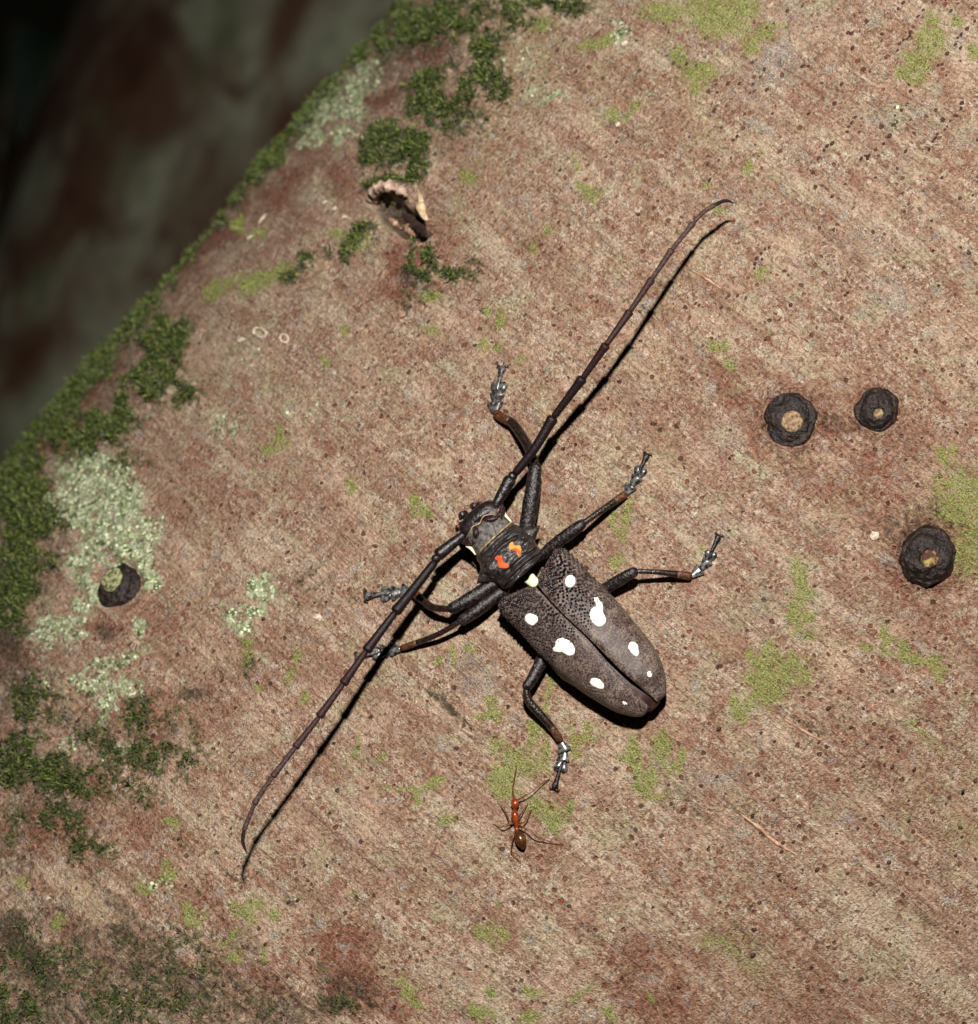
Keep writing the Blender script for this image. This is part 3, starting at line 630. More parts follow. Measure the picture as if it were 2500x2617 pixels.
# ------------------------------------------------------------------ warty pores in rows (too small to pick apart singly)
M_pore = simple('pore', lin(44, 24, 18), .6, .35, lin(74, 42, 30), 900, .5)
def z7(x, y): return (2050 + x * .23988, 50 + y * .23988)
def z3(x, y): return (1650 + x * .4582, y * .4582)
PORES = [z7(*p) for p in [(1120, 905), (1060, 965), (990, 1022), (1008, 1090), (978, 1125), (932, 1238), (868, 1318), (783, 1385), (716, 1448), (700, 1478), (632, 1478), (570, 1042), (535, 1098), (497, 1140), (485, 1200), (325, 1325), (270, 1352), (240, 1393), (182, 1482), (118, 1625), (1080, 215), (1122, 200), (1152, 175), (1158, 135), (1040, 255), (1018, 325), (1142, 690), (1155, 760), (1632, 1010), (1700, 885), (1695, 940), (1580, 1075), (1545, 1135), (1520, 1170), (1443, 1220), (1422, 1262), (1392, 1295), (1635, 265), (1660, 195), (1700, 155), (1760, 100), (1840, 20), (1690, 300), (1545, 360), (1495, 475), (1450, 485), (542, 300), (490, 140), (65, 490), (5, 492), (1870, 1280), (850, 155), (420, 680), (1105, 1400), (1155, 1065)]]
PORES += [z3(*p) for p in [(875, 35), (1410, 48), (1438, 15), (1520, 92), (1550, 55), (1600, 12), (1705, 60), (1825, 45), (675, 150), (715, 130), (870, 368), (908, 366), (285, 366), (230, 355), (155, 352), (600, 468), (525, 465), (680, 500), (585, 518), (610, 508), (640, 430), (665, 385), (460, 465), (395, 470), (410, 895), (350, 915), (512, 760), (488, 780), (245, 765), (620, 1440), (645, 1412), (665, 1390), (690, 1378), (650, 1445), (610, 1470), (605, 1495), (450, 1665), (465, 1650), (515, 1650), (300, 1700), (280, 1690), (810, 1700), (1130, 1632), (1440, 1490), (1605, 1398), (1690, 1735), (668, 1895), (1595, 1230), (1655, 990), (935, 962), (1113, 1025), (1040, 1095), (1550, 1062), (1435, 1075), (360, 1005), (790, 60), (1150, 185)]]
def z6(x, y): return (x * .4582, 1717 + y * .4582)
def z8(x, y): return (1650 + x * .4582, 1717 + y * .4582)
PORES += [z6(*p) for p in [(1700, 1080), (1825, 1082), (1610, 1285), (1660, 1275), (1550, 1155), (1720, 1165), (860, 1200), (965, 935), (1000, 930), (655, 940), (1115, 1545), (1480, 1520), (1745, 1550), (1605, 1695), (1665, 1620), (1550, 1715), (1740, 1725), (1580, 1760), (1250, 1745), (620, 1645), (555, 1720), (455, 600), (395, 400), (360, 305), (440, 655), (260, 640), (210, 665), (1115, 800), (1290, 875), (790, 1435), (740, 1465), (1545, 1865), (935, 1600)]]
PORES += [z8(*p) for p in [(608, 1440), (768, 955), (760, 1005), (825, 950), (745, 1135), (840, 1210), (640, 898), (645, 340), (1330, 520), (1215, 525), (1375, 535), (1500, 545), (715, 715), (1765, 922), (1735, 1020), (1745, 1455), (1830, 1485), (600, 1580), (980, 1485), (1020, 205), (1215, 205), (1235, 400), (1410, 440), (1100, 390), (965, 395), (1770, 665), (1300, 1085), (1360, 1065), (1130, 1125), (1065, 1250), (590, 1305), (635, 1290), (960, 1105), (1200, 1065), (400, 585), (310, 635), (130, 630), (575, 570), (410, 320), (720, 390), (1075, 600), (1185, 875), (1590, 1130), (1785, 1420), (1885, 1150), (1470, 830), (1145, 310), (1130, 150), (1375, 105)]]
mb = MB()
for (x, y) in PORES:
    d, P = onbark(x, y); N = nrm(P); P = P + N * (d * 1e-3)
    r = random.uniform(.34, .56) * 1e-3
    e1 = AX.cross(N).normalized()
    ball(mb, P, (e1 * r * random.uniform(.8, 1.0), AX * r * random.uniform(.95, 1.4), N * r * random.uniform(.35, .6)), 8, 4)
po = mb.build('pores', M_pore, tree); tag(po, kind='stuff')

# ------------------------------------------------------------------ moss and lichen
def leafmat(name, c1, c2, c3, rough=.55):
    t = NT(name); r = t.attr('tint', 'Fac')
    c = t.mix(t.rng(r, 0, .55), c1, c2); c = t.mix(t.rng(r, .6, 1.0), c, c3)
    return t.out(c, rough, .35)
gx = np.gradient(Wt, axis=1); gt = np.gradient(Wt, axis=0)
NRM = np.cross(gt, gx); NRM /= np.linalg.norm(NRM, axis=-1, keepdims=True) + 1e-12
flipm = (NRM[..., 1] * OY + NRM[..., 0] * (ON * NX.x) + NRM[..., 2] * (ON * NX.z)) < 0
NRM[flipm] *= -1
def scatter(mask, count, zone):
    w = np.where(zone, mask, 0).ravel(); w = w / w.sum()
    return rng.choice(len(w), count, p=w)
zone = (np.abs(T) < 0.185) & (S < 0.335)
def tufts(name, mask, count, length, width, mat, lab, sink=.0003, spread=.85):
    k = scatter(mask, count, zone)
    P = Wt.reshape(-1, 3)[k] + rng.normal(0, .00025, (count, 3)); N = NRM.reshape(-1, 3)[k]
    D = N + rng.normal(0, spread, (count, 3)) * 1.0
    D /= np.linalg.norm(D, axis=1, keepdims=True)
    dn = (D * N).sum(1, keepdims=True); D = np.where(dn < .05, D + N * (.3 - dn), D); D /= np.linalg.norm(D, axis=1, keepdims=True)
    side = np.cross(D, rng.normal(0, 1, (count, 3))); side /= np.linalg.norm(side, axis=1, keepdims=True)
    ln_ = length * rng.lognormal(-.15, .4, (count, 1)); w_ = width * rng.uniform(.6, 1.3, (count, 1))
    bend = np.cross(D, side) * ln_ * rng.uniform(-.3, .3, (count, 1))
    P0 = P - N * sink
    V = np.stack([P0, P0 + D * ln_ * .5 + side * w_ * .5, P0 + D * ln_ + bend, P0 + D * ln_ * .5 - side * w_ * .5], 1).reshape(-1, 3)
    q = np.arange(count)[:, None] * 4
    Fc = np.concatenate([q + [0, 1, 2], q + [0, 2, 3]], 0)
    tint = np.repeat(rng.uniform(0, 1, count), 4)
    o = np_mesh(name, V, Fc, mat, None, False, floats={'tint': tint})
    tag(o, lab[0], lab[1], None, 'stuff'); return o
M_moss = leafmat('moss_leaf', lin(20, 26, 9), lin(62, 76, 28), lin(120, 130, 62))
tufts('moss', np.clip(m_moss - .25, 0, 1) ** 1.5 * np.clip(-OY * 1.6, .12, 1), 90000, .00115, .00034, M_moss, ('dark green leafy moss growing in patches along the trunk edge', 'moss'))
M_alg = leafmat('algae_thread', lin(92, 102, 40), lin(140, 150, 70), lin(176, 180, 110), .7)
am = np.clip(m_alg - .22, 0, 1) * sstep(.38, .6, fbm(UX / 7, UY / 7, 71, 2))
tufts('green_algae', am, 24000, .00042, .0002, M_alg, ('thin bright green algae film in feathery patches on the bark', 'algae'), .0001, 1.2)
def discs(name, mask, count, r0, mat, lab):
    k = scatter(mask, count, zone)
    P = Wt.reshape(-1, 3)[k]; N = NRM.reshape(-1, 3)[k] + rng.normal(0, .22, (count, 3)); N /= np.linalg.norm(N, axis=1, keepdims=True)
    A_ = np.cross(N, rng.normal(0, 1, (count, 3))); A_ /= np.linalg.norm(A_, axis=1, keepdims=True); B_ = np.cross(N, A_)
    r = r0 * rng.uniform(.35, 1.3, (count, 1)) ; n = 9
    V = [P + N * .00028]
    for j in range(n):
        th = 2 * math.pi * j / n; rj = r * rng.uniform(.6, 1.25, (count, 1))
        V.append(P + A_ * rj * math.cos(th) + B_ * rj * math.sin(th) + N * rng.uniform(-.0001, .00022, (count, 1)))
    V = np.stack(V, 1).reshape(-1, 3); q = np.arange(count)[:, None] * (n + 1)
    Fc = np.concatenate([q + [0, 1 + j, 1 + (j + 1) % n] for j in range(n)], 0)
    o = np_mesh(name, V, Fc, mat, None, False, floats={'tint': np.repeat(rng.uniform(0, 1, count), n + 1)})
    tag(o, lab[0], lab[1], None, 'stuff'); return o
M_lich = leafmat('lichen_crust', lin(98, 110, 66), lin(156, 166, 126), lin(206, 208, 174), .8)
lm = np.clip(m_lich - .2, 0, 1)
discs('lichen', lm, 5000, .00042, M_lich, ('pale mint green crusty lichen lobes around the peg scar with greenish core', 'lichen'))

# ------------------------------------------------------------------ beetle: frame
BO = lift(1400, 1500, 0); BNm = nrm(BO)
be1 = lift(1655, 1825, 5) - lift(1180, 1335, 5); be1 = (be1 - BNm * be1.dot(BNm)).normalized()   # head to tail
be2 = BNm.cross(be1).normalized()
if be2.z < 0: be2 = -be2                        # towards the upper right of the photograph
CAM = Vector((0, -CD, 0))
def bp(px, py, h):
    """point on the ray of a pixel, h millimetres above the plane the beetle stands on"""
    d = atdepth(px, py, 0) - CAM
    t = (BO + BNm * (h * 1e-3) - CAM).dot(BNm) / d.dot(BNm)
    return CAM + d * t
def q1(x, y): return (1100 + x * .21322, 1200 + y * .21322)
def q2(x, y): return (1200 + x * .29318, 1350 + y * .29318)
def q3(x, y): return (1150 + x * .22405, 880 + y * .22405)
beetle = empty('longhorn_beetle', BO, 'large dark longhorn beetle with white spotted wing cases and two orange marks', 'beetle')

# materials of the beetle
def chitin(name, c, c2, rough=.34, scale=1500, bump=.35, spec=.5, thr=(.45, .7)):
    return simple(name, c, rough, spec, c2, scale, bump, .00022, 3, thr)
M_black = chitin('black_chitin', lin(18, 13, 13), lin(48, 34, 34), .4, 1300, .9)
M_leg = chitin('pubescent_leg', lin(14, 9, 10), lin(66, 53, 50), .4, 1700, 1.0, .4, (.48, .70))
M_tibia = chitin('tibia_chitin', lin(20, 12, 10), lin(64, 46, 38), .32, 2200, .7)
M_tib_end = chitin('tibia_end', lin(52, 28, 16), lin(126, 74, 42), .5, 2200, .5)
M_tarsus = chitin('silver_tarsus', lin(20, 17, 16), lin(124, 121, 118), .27, 1100, .3, .6, (.40, .74))
M_claw = chitin('claw_chitin', lin(30, 18, 14), lin(64, 36, 24), .3, 900, .2)
M_cream = simple('cream_hair', lin(236, 226, 178), .8, .2, lin(246, 240, 206), 1500, .4)
M_eye = chitin('compound_eye', lin(26, 14, 15), lin(84, 48, 50), .3, 4200, .9, .6, (.5, .62))
M_white = simple('white_spot', lin(246, 243, 230), .8, .2, lin(226, 220, 204), 1400, .8)
def gradmat(name, c, c2, rough):
    return chitin(name, c, c2, rough + .2, 2200, .6, .3)

# wing cases
def elytron_material():
    t = NT('wing_case'); v = objco(t)
    dark = t.attr('dark', 'Fac'); gran = t.attr('gran', 'Fac')
    n1 = t.noise(v, 2600, 3, .6); n2 = t.noise(v, 420, 4, .6); n3 = t.noise(v, 1300, 3, .6)
    c = t.mix(t.rng(n1, .38, .62), lin(64, 52, 46), lin(134, 117, 105))
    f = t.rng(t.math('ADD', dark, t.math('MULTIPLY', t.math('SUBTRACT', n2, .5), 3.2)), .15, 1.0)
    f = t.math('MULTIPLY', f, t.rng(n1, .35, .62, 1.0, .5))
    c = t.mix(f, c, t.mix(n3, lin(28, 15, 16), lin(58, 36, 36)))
    vo = t.vor(v, 1500)
    pit = t.math('MULTIPLY', t.rng(vo['Distance'], .36, .2), gran)
    c = t.mix(t.math('MULTIPLY', pit, .85), c, lin(20, 14, 14))
    h = t.math('ADD', t.math('MULTIPLY', n1, .5), t.math('MULTIPLY', pit, 1.0))
    ro = t.rng(n1, .3, .7, .42, .62)
    return t.out(c, t.math('SUBTRACT', ro, t.math('MULTIPLY', pit, .2)), .38, t.bump(h, .7, .0002))
M_ely = elytron_material()
RI = [(575, 470), (700, 622), (850, 778), (1047, 962), (1300, 1218), (1500, 1396), (1636, 1514)]
RO = [(735, 190), (790, 170), (850, 190), (940, 278), (1040, 388), (1150, 490), (1300, 650), (1450, 830), (1560, 970), (1640, 1090), (1690, 1210), (1714, 1330), (1713, 1435), (1690, 1470), (1640, 1516)]
LI = [(560, 490), (690, 632), (840, 788), (1035, 972), (1250, 1220), (1450, 1440), (1574, 1560)]
LO = [(290, 600), (252, 660), (264, 720), (330, 797), (420, 885), (520, 1000), (650, 1140), (800, 1284), (950, 1404), (1100, 1504), (1250, 1591), (1350, 1626), (1450, 1645), (1515, 1632), (1572, 1564)]
M_, Q_ = 90, 40
ELY = {}
def elytron(inn, out, side):
    I = curve(inn, M_); O_ = curve(out, M_)
    rows = []; dk = []; gr = []
    for k in range(M_):
        s = k / (M_ - 1)
        hi = np.interp(s, [0, .04, .15, .5, .8, 1], [10.2, 11.4, 12.4, 12.6, 9.8, 4.6])
        ho = np.interp(s, [0, .06, .15, .5, .8, 1], [8.4, 7.2, 6.2, 4.6, 3.4, 3.2])
        row = []
        for j in range(Q_):
            q = j / (Q_ - 1)
            wq = math.sin(q * math.pi / 2) ** .98; hq = max(0, math.cos(q * math.pi / 2)) ** .72
            x = I[k][0] + (O_[k][0] - I[k][0]) * wq; y = I[k][1] + (O_[k][1] - I[k][1]) * wq
            h = ho + (hi - ho) * hq
            h -= .35 * math.exp(-(q / .03) ** 2)                     # suture sinks a little
            h += .7 * math.exp(-((s - .05) / .05) ** 2) * math.exp(-((q - .62) / .2) ** 2)   # shoulder
            row.append(bp(*q2(x, y), h))
            edge = math.exp(-((1 - q) / .16) ** 2)
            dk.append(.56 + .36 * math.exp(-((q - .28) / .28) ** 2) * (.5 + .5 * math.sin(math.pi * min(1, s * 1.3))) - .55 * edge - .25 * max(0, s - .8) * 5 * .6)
            gr.append(max(0, min(1, (.42 - s) / .16)))
        # rolled rim under the edge
        base = bp(*q2(O_[k][0], O_[k][1]), ho); inward = (bp(*q2(I[k][0], I[k][1]), ho) - base); inward = inward.normalized() if inward.length > 1e-6 else Vector()
        for (a_, b_) in ((.05, .45), (.5, .9), (1.6, .9)):
            row.append(base + inward * (a_ * 1e-3) - BNm * (b_ * 1e-3)); dk.append(.2); gr.append(0)
        rows.append(row)
    # front face and tail face drop down
    def drop(r, dz, sh): return [p - BNm * dz * (1 - .0) + be1 * sh for p in r]
    rows = [drop(rows[0], .0035, .0012)] + [drop(rows[0], .0008, -.0001)] + rows + [drop(rows[-1], .0012, -.0003)]
    n = len(rows[1]); dk = dk[:n] * 2 + dk + dk[-n:]; gr = gr[:n] * 2 + gr + [0] * n
    mb = MB(); sheet(mb, rows)
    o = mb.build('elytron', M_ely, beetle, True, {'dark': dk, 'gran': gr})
    ELY[side] = (o, mb.bvh(), I, O_)
    return o
er = elytron(RI, RO, 'r'); el = elytron(LI, LO, 'l')
def hit(bvh, px, py):
    d = (atdepth(px, py, 0) - CAM).normalized()
    loc, nn, i, dist = bvh.ray_cast(CAM, d)
    if loc is None:
        loc, nn, i, dist = bvh.find_nearest(bp(px, py, 8))
    if nn.dot(d) > 0: nn = -nn
    return loc, nn
def patch(name, poly, bvh, mat, parent, thick=.00016, ctr=None, conv=q2):
    P = [conv(*p) for p in poly]
    P = [(p[0] + random.gauss(0, .45), p[1] + random.gauss(0, .45)) for p in curve(P + [P[0]], 41)[:-1]]
    c = conv(*ctr) if ctr else (sum(p[0] for p in P) / len(P), sum(p[1] for p in P) / len(P))
    rows = []; n = len(P)
    for (r, t_) in ((1.0, -.00012), (.985, .45 * thick), (.93, .9 * thick), (.75, thick * 1.1), (.5, thick * 1.1), (.25, thick * 1.1), (.02, thick * 1.1)):
        row = []
        for j in range(n + 1):
            p = P[j % n]; x = c[0] + (p[0] - c[0]) * r; y = c[1] + (p[1] - c[1]) * r
            lo, nn = hit(bvh, x, y); row.append(lo + nn * t_)
        rows.append(row)
    mb = MB(); sheet(mb, rows); return mb.build(name, mat, parent)
SPR = [([(835, 460), (842, 430), (870, 410), (900, 415), (920, 435), (922, 475), (905, 505), (880, 517), (850, 505), (835, 485)], None),
       ([(1080, 605), (1100, 595), (1122, 608), (1132, 630), (1155, 645), (1162, 670), (1165, 700), (1166, 740), (1188, 780), (1188, 820), (1165, 845), (1135, 855), (1100, 845), (1065, 815), (1048, 770), (1055, 720), (1078, 690), (1106, 678), (1098, 650), (1082, 625)], (1132, 708)),
       ([(1388, 1010), (1405, 992), (1440, 992), (1465, 1020), (1475, 1060), (1475, 1105), (1455, 1115), (1425, 1100), (1395, 1065), (1385, 1035)], None),
       ([(1548, 1265), (1560, 1246), (1580, 1248), (1592, 1270), (1588, 1295), (1568, 1299), (1552, 1287)], None)]
SPL = [([(482, 785), (495, 755), (520, 742), (555, 750), (590, 770), (597, 800), (585, 825), (550, 848), (520, 838), (490, 810)], None),
       ([(722, 1045), (745, 1020), (748, 990), (780, 962), (820, 958), (860, 975), (900, 1010), (918, 1050), (915, 1090), (890, 1110), (850, 1105), (815, 1085), (775, 1080), (735, 1070)], None),
       ([(1050, 1340), (1060, 1315), (1090, 1305), (1130, 1315), (1160, 1345), (1173, 1370), (1170, 1395), (1140, 1400), (1100, 1388), (1060, 1365)], None),
       ([(1333, 1515), (1345, 1510), (1368, 1520), (1375, 1535), (1355, 1540), (1338, 1528)], None)]
for sp, side in ((SPR, 'r'), (SPL, 'l')):
    for poly, c in sp: patch('white_spot', poly, ELY[side][1], M_white, ELY[side][0], ctr=c)
# shiny grains on the front third of each wing case (too small to pick apart singly)
M_gran = chitin('grain', lin(14, 9, 10), lin(40, 22, 24), .22, 900, .1)
for side in 'rl':
    o, bvh, I, O_ = ELY[side]; mb = MB(); pts = []
    allsp = [np.mean(np.array(p), 0) for p, c in (SPR if side == 'r' else SPL)]
    tries = 0
    while len(pts) < 300 and tries < 9000:
        tries += 1
        s = random.random() ** 1.25 * .42; q = .05 + .9 * random.random()
        k = int(s * (M_ - 1)); wq = math.sin(q * math.pi / 2)
        x = I[k][0] + (O_[k][0] - I[k][0]) * wq; y = I[k][1] + (O_[k][1] - I[k][1]) * wq
        if any(math.hypot(x - p[0], y - p[1]) < 23 for p in pts) or any(math.hypot(x - a_[0], y - a_[1]) < 66 for a_ in allsp): continue
        pts.append((x, y)); lo, nn = hit(bvh, *q2(x, y))
        r = .00036 * (1.2 - s * 1.4) * random.uniform(.75, 1.2)
        t1 = be1.cross(nn).normalized(); t2 = nn.cross(t1)
        ball(mb, lo, (t1 * r, t2 * r, nn * r * .9), 7, 5)
    g = mb.build('grains', M_gran, o); tag(g, kind='stuff')

# scutellum
mb = MB()
scp = [(480, 470), (508, 450), (530, 410), (555, 396), (577, 420), (597, 440), (601, 475), (582, 507), (550, 519), (520, 502)]
def dome(mb, poly, h0, h1, conv, n=40, power=.6, rad=(1.0, .97, .88, .7, .45, .2, .02), drop=1.0):
    P = [conv(*p) for p in poly]; P = curve(P + [P[0]], n + 1)[:-1]; c = P.mean(0); rows = []
    rows.append([bp(*(P[j % n]), h0 - drop) for j in range(n + 1)])
    for r in rad:
        rows.append([bp(*(c + (P[j % n] - c) * r), h0 + (h1 - h0) * (1 - r ** 2) ** power) for j in range(n + 1)])
    return sheet(mb, rows)
dome(mb, scp, 10.9, 11.9, q2); mb.build('scutellum', M_cream, beetle)

# abdomen under the wing cases
M_abd = chitin('abdomen', lin(44, 24, 19), lin(84, 50, 40), .5, 500, .4)
mb = MB(); ap = [bp(*q2(x, y), h) for x, y, h in [(520, 540, 5.2), (800, 830, 5.4), (1100, 1120, 5.0), (1400, 1380, 4.0), (1560, 1500, 3.0), (1625, 1560, 2.4)]]
cp = curve(ap, 40)
tube(mb, cp, [np.interp(i / 39, [0, .1, .5, .8, .93, 1], [.004, .0076, .0088, .0060, .0042, .0012]) for i in range(40)], 24, .5, BNm)
mb.build('abdomen', M_abd, beetle)

# pronotum
def pron_material():
    t = NT('pronotum'); v = objco(t)
    n1 = t.noise(v, 900, 5, .65, .6); n2 = t.noise(v, 3000, 2)
    c = t.mix(t.rng(n1, .35, .7), lin(22, 18, 17), lin(66, 58, 54)); c = t.mix(t.rng(n2, .6, .8, 0, .5), c, lin(110, 100, 92))
    h = t.math('ADD', n1, t.math('MULTIPLY', n2, .25))
    return t.out(c, .3, .55, t.bump(h, .6, .0005))
M_pron = pron_material()
PL = [(548, 1045), (560, 1088), (588, 1130), (600, 1195), (606, 1262), (672, 1308), (760, 1345), (826, 1395), (885, 1436)]
PR = [(985, 640), (1072, 680), (1110, 700), (1180, 722), (1238, 775), (1256, 850), (1285, 918), (1318, 960), (1348, 1005)]
mb = MB(); A_ = curve(PL, 70); B_ = curve(PR, 70); rows = []
for k in range(70):
    b = k / 69
    top = 10.9 + .5 * math.sin(math.pi * b); side = 6.0
    row = []
    for j in range(80):
        a_ = -1 + 2 * j / 79; w = math.sin(a_ * math.pi / 2); hq = max(0, math.cos(a_ * math.pi / 2)) ** .85
        p = A_[k] * (1 - (w + 1) / 2) + B_[k] * (w + 1) / 2
        bow = -26 * (1 - w * w) * (b - .5) * 0 + (14 * (1 - w * w) * (1 if b > .5 else -.3) * abs(b - .5) * 2)
        h = side + (top - side) * hq
        wav = b + .05 * math.cos(a_ * 3.2)
        rel = -.55 * math.exp(-((wav - .08) / .035) ** 2) + .35 * math.exp(-((wav - .15) / .05) ** 2) - .8 * math.exp(-((b + .07 * math.cos(a_ * 4.2) - .30) / .035) ** 2)
        rel += -.6 * math.exp(-((wav - .80) / .03) ** 2) + .4 * math.exp(-((wav - .88) / .04) ** 2) - .5 * math.exp(-((wav - .95) / .025) ** 2)
        rel += .7 * math.exp(-((abs(a_) - .52) / .12) ** 2 - ((b - .40) / .1) ** 2)
        rel += (float(fbm(a_ * 5 + 3, b * 9, 31, 3)) - .5) * .9 * math.sin(math.pi * min(1, max(0, (b - .25) / .6)))
        rel += (float(fbm(a_ * 3 + 3, b * 26, 32, 2)) - .5) * .7 * (1 if b > .72 else .3)
        row.append(bp(*q1(p[0] + bow * .69, p[1] + bow * .72), h + 1.7 * rel * min(1, hq * 1.6)))
    for (i_, d_) in ((.0006, .0012), (.0022, .0030)):
        sg = be2 * (-1)
        row.append(row[79] - be2 * i_ - BNm * d_)
    row = [row[0] + be2 * .0022 - BNm * .0030, row[0] + be2 * .0006 - BNm * .0012] + row
    rows.append(row)
rows = [[p - BNm * .004 + be1 * .0016 for p in rows[0]]] + rows + [[p - BNm * .0035 - be1 * .0006 for p in rows[-1]]]
sheet(mb, rows)
PBVH = mb.bvh()
for tipp, basep, hb in (((556, 1368), (690, 1245), 7.0), ((1316, 672), (1165, 800), 7.0)):
    pts = curve([bp(*q1(*basep), hb), bp(*q1((basep[0] + tipp[0]) / 2, (basep[1] + tipp[1]) / 2), hb + .3), bp(*q1(*tipp), hb + .2)], 10)
    tube(mb, pts, [.0021 * (1 - i / 9) ** 1.0 + .0001 for i in range(10)], 12)
pron = mb.build('pronotum', M_pron, beetle)
def orange_mat():
    t = NT('orange_mark'); v = objco(t); n = t.noise(v, 350, 3)
    return t.out(t.mix(t.rng(n, .42, .56), lin(214, 66, 34), lin(226, 96, 44)), .7, .25, t.bump(t.noise(v, 2500, 2), .3, .0001))
M_or = orange_mat(); M_or2 = simple('amber_mark', lin(236, 146, 62), .7, .25, lin(212, 76, 36), 300, .3, .0001, 2, (.5, .58))
patch('orange_mark', [(938, 945), (952, 892), (984, 864), (1002, 902), (1030, 914), (1072, 910), (1091, 960), (1086, 1000), (1065, 1041), (1044, 1022), (1030, 985), (1000, 968), (965, 966)], PBVH, M_or2, pron, .00014, (1008, 940), q1)
patch('orange_mark', [(768, 1062), (800, 1040), (854, 1030), (866, 1070), (880, 1113), (920, 1125), (943, 1155), (926, 1182), (880, 1187), (828, 1176), (812, 1132), (800, 1095)], PBVH, M_or, pron, .00014, (845, 1110), q1)
# pale hair line along the front of the pronotum
mb = MB(); tube(mb, curve([bp(*q1(x, y), h) for x, y, h in [(548, 1025, 7.2), (640, 930, 9.9), (760, 815, 10.9), (880, 710, 10.4), (975, 632, 8.4), (1020, 634, 7.4)]], 30), [.00022] * 30, 8)
mb.build('collar', simple('collar_hair', lin(190, 160, 116), .7, .3, lin(110, 84, 60), 800, .4), beetle)

# head
M_headv = simple('head_velvet', lin(46, 40, 37), .55, .4, lin(106, 98, 92), 1500, .5, .0002, 4)
HL = [(575, 1050), (520, 965), (475, 905), (440, 885), (398, 845), (356, 770), (338, 706)]
HR = [(1000, 655), (935, 590), (880, 520), (862, 470), (835, 430), (770, 375), (702, 362)]
mb = MB(); A_ = curve(HL, 46); B_ = curve(HR, 46); rows = []
for k in range(46):
    b = k / 45
    top = np.interp(b, [0, .3, .55, .75, .9, 1], [10.2, 10.6, 10.8, 10.2, 8.6, 6.4]); side = np.interp(b, [0, .5, 1], [6.0, 6.0, 5.0])
    row = []
    for j in range(50):
        a_ = -1 + 2 * j / 49; w = math.sin(a_ * math.pi / 2); hq = max(0, math.cos(a_ * math.pi / 2)) ** .6
        p = A_[k] * (1 - (w + 1) / 2) + B_[k] * (w + 1) / 2
        bulge = -34 * (1 - w * w) * max(0, b - .55) / .45
        rel = -.7 * math.exp(-(a_ / .09) ** 2) * (b > .3) * min(1, (b - .3) * 4) * (b < .9) + .7 * math.exp(-((abs(a_) - .5) / .22) ** 2 - ((b - .72) / .16) ** 2)
        rel -= .5 * math.exp(-((abs(a_) - .45 * b) / .06) ** 2) * (b < .5) * .6
        rel += (float(fbm(a_ * 6, b * 8, 41, 3)) - .5) * .5
        row.append(bp(*q1(p[0] + bulge * .7, p[1] + bulge * .72), side + (top - side) * hq + rel * hq))
    rows.append([row[0] - BNm * .003 + be2 * .001] + row + [row[-1] - BNm * .003 - be2 * .001])
f0 = rows[-1]; cen = sum(f0, Vector()) / len(f0)
rows += [[p.lerp(cen, .12) - BNm * .0022 - be1 * .0004 for p in f0], [p.lerp(cen, .3) - BNm * .0045 for p in f0]]
sheet(mb, rows)
head = mb.build('head', M_headv, beetle)
# dark frons plate between and around the antennal sockets
mb = MB(); dome(mb, [(350, 735), (345, 690), (420, 560), (520, 470), (610, 405), (690, 372), (760, 390), (800, 450), (740, 520), (640, 590), (590, 640), (540, 655), (480, 700), (440, 800), (390, 810)], 8.6, 10.7, q1, 56, .35)
mb.build('frons', M_black, head)
for poly, ci in (([(625, 590), (660, 560), (720, 552), (790, 545), (825, 560), (815, 600), (770, 635), (700, 645), (640, 630)], 0), ([(505, 700), (530, 675), (565, 680), (590, 710), (598, 760), (575, 815), (535, 835), (505, 800), (495, 745)], 1)):
    mb = MB(); dome(mb, poly, 9.4, 11.2, q1, 32, .5); mb.build('eye', M_eye, head)
for arc in ([(820, 565, 9.8), (850, 520, 9.0), (845, 465, 8.4), (825, 440, 8.0)], [(500, 840, 9.8), (450, 865, 8.8), (405, 850, 8.2), (380, 815, 7.8)]):
    mb = MB(); tube(mb, curve([bp(*q1(x, y), h) for x, y, h in arc], 14), [.0009] * 14, 10); mb.build('eye_lower_lobe', M_eye, head)
for arc in ([(600, 640, 10.9), (612, 600, 11.2), (650, 552, 11.1), (720, 540, 11.0), (800, 536, 10.0)], [(600, 640, 10.9), (560, 662, 11.2), (510, 680, 11.0), (485, 740, 10.6), (488, 800, 10.0), (440, 835, 9.0)], [(780, 520, 9.9), (815, 500, 9.6), (825, 465, 9.2)], [(405, 852, 9.2), (440, 850, 9.2), (455, 835, 9.4)]):
    mb = MB(); tube(mb, curve([bp(*q1(x, y), h) for x, y, h in arc], 16), [.00013] * 16, 6); mb.build('eye_rim', bpy.data.materials['collar_hair'], head)
for pl in ([(868, 505, 8.0), (905, 560, 7.8), (985, 640, 7.4)], [(440, 905, 8.0), (490, 950, 7.8), (548, 1030, 7.2)]):
    mb = MB(); tube(mb, curve([bp(*q1(x, y), h) for x, y, h in pl], 16), [.00045 * (1.25 - i / 15) for i in range(16)], 8); mb.build('cheek_stripe', M_cream, head)
for pl, r in (([(545, 455, 5.0), (515, 435, 4.0), (490, 445, 2.6)], .0011), ([(410, 545, 5.0), (375, 545, 4.0), (360, 590, 2.6)], .0011)):
    mb = MB(); tube(mb, curve([bp(*q1(x, y), h) for x, y, h in pl], 12), [r * (1 - .6 * i / 11) for i in range(12)], 10); mb.build('mandible', M_black, head)
for pl in ([(640, 420, 5.0), (585, 400, 3.6), (555, 420, 2.0)], [(345, 680, 5.0), (318, 690, 3.6), (325, 730, 2.0)]):
    mb = MB(); tube(mb, curve([bp(*q1(x, y), h) for x, y, h in pl], 14), [.00034 * (1 + .4 * math.sin(i * 1.5)) for i in range(14)], 8); mb.build('palp', M_tib_end, head)

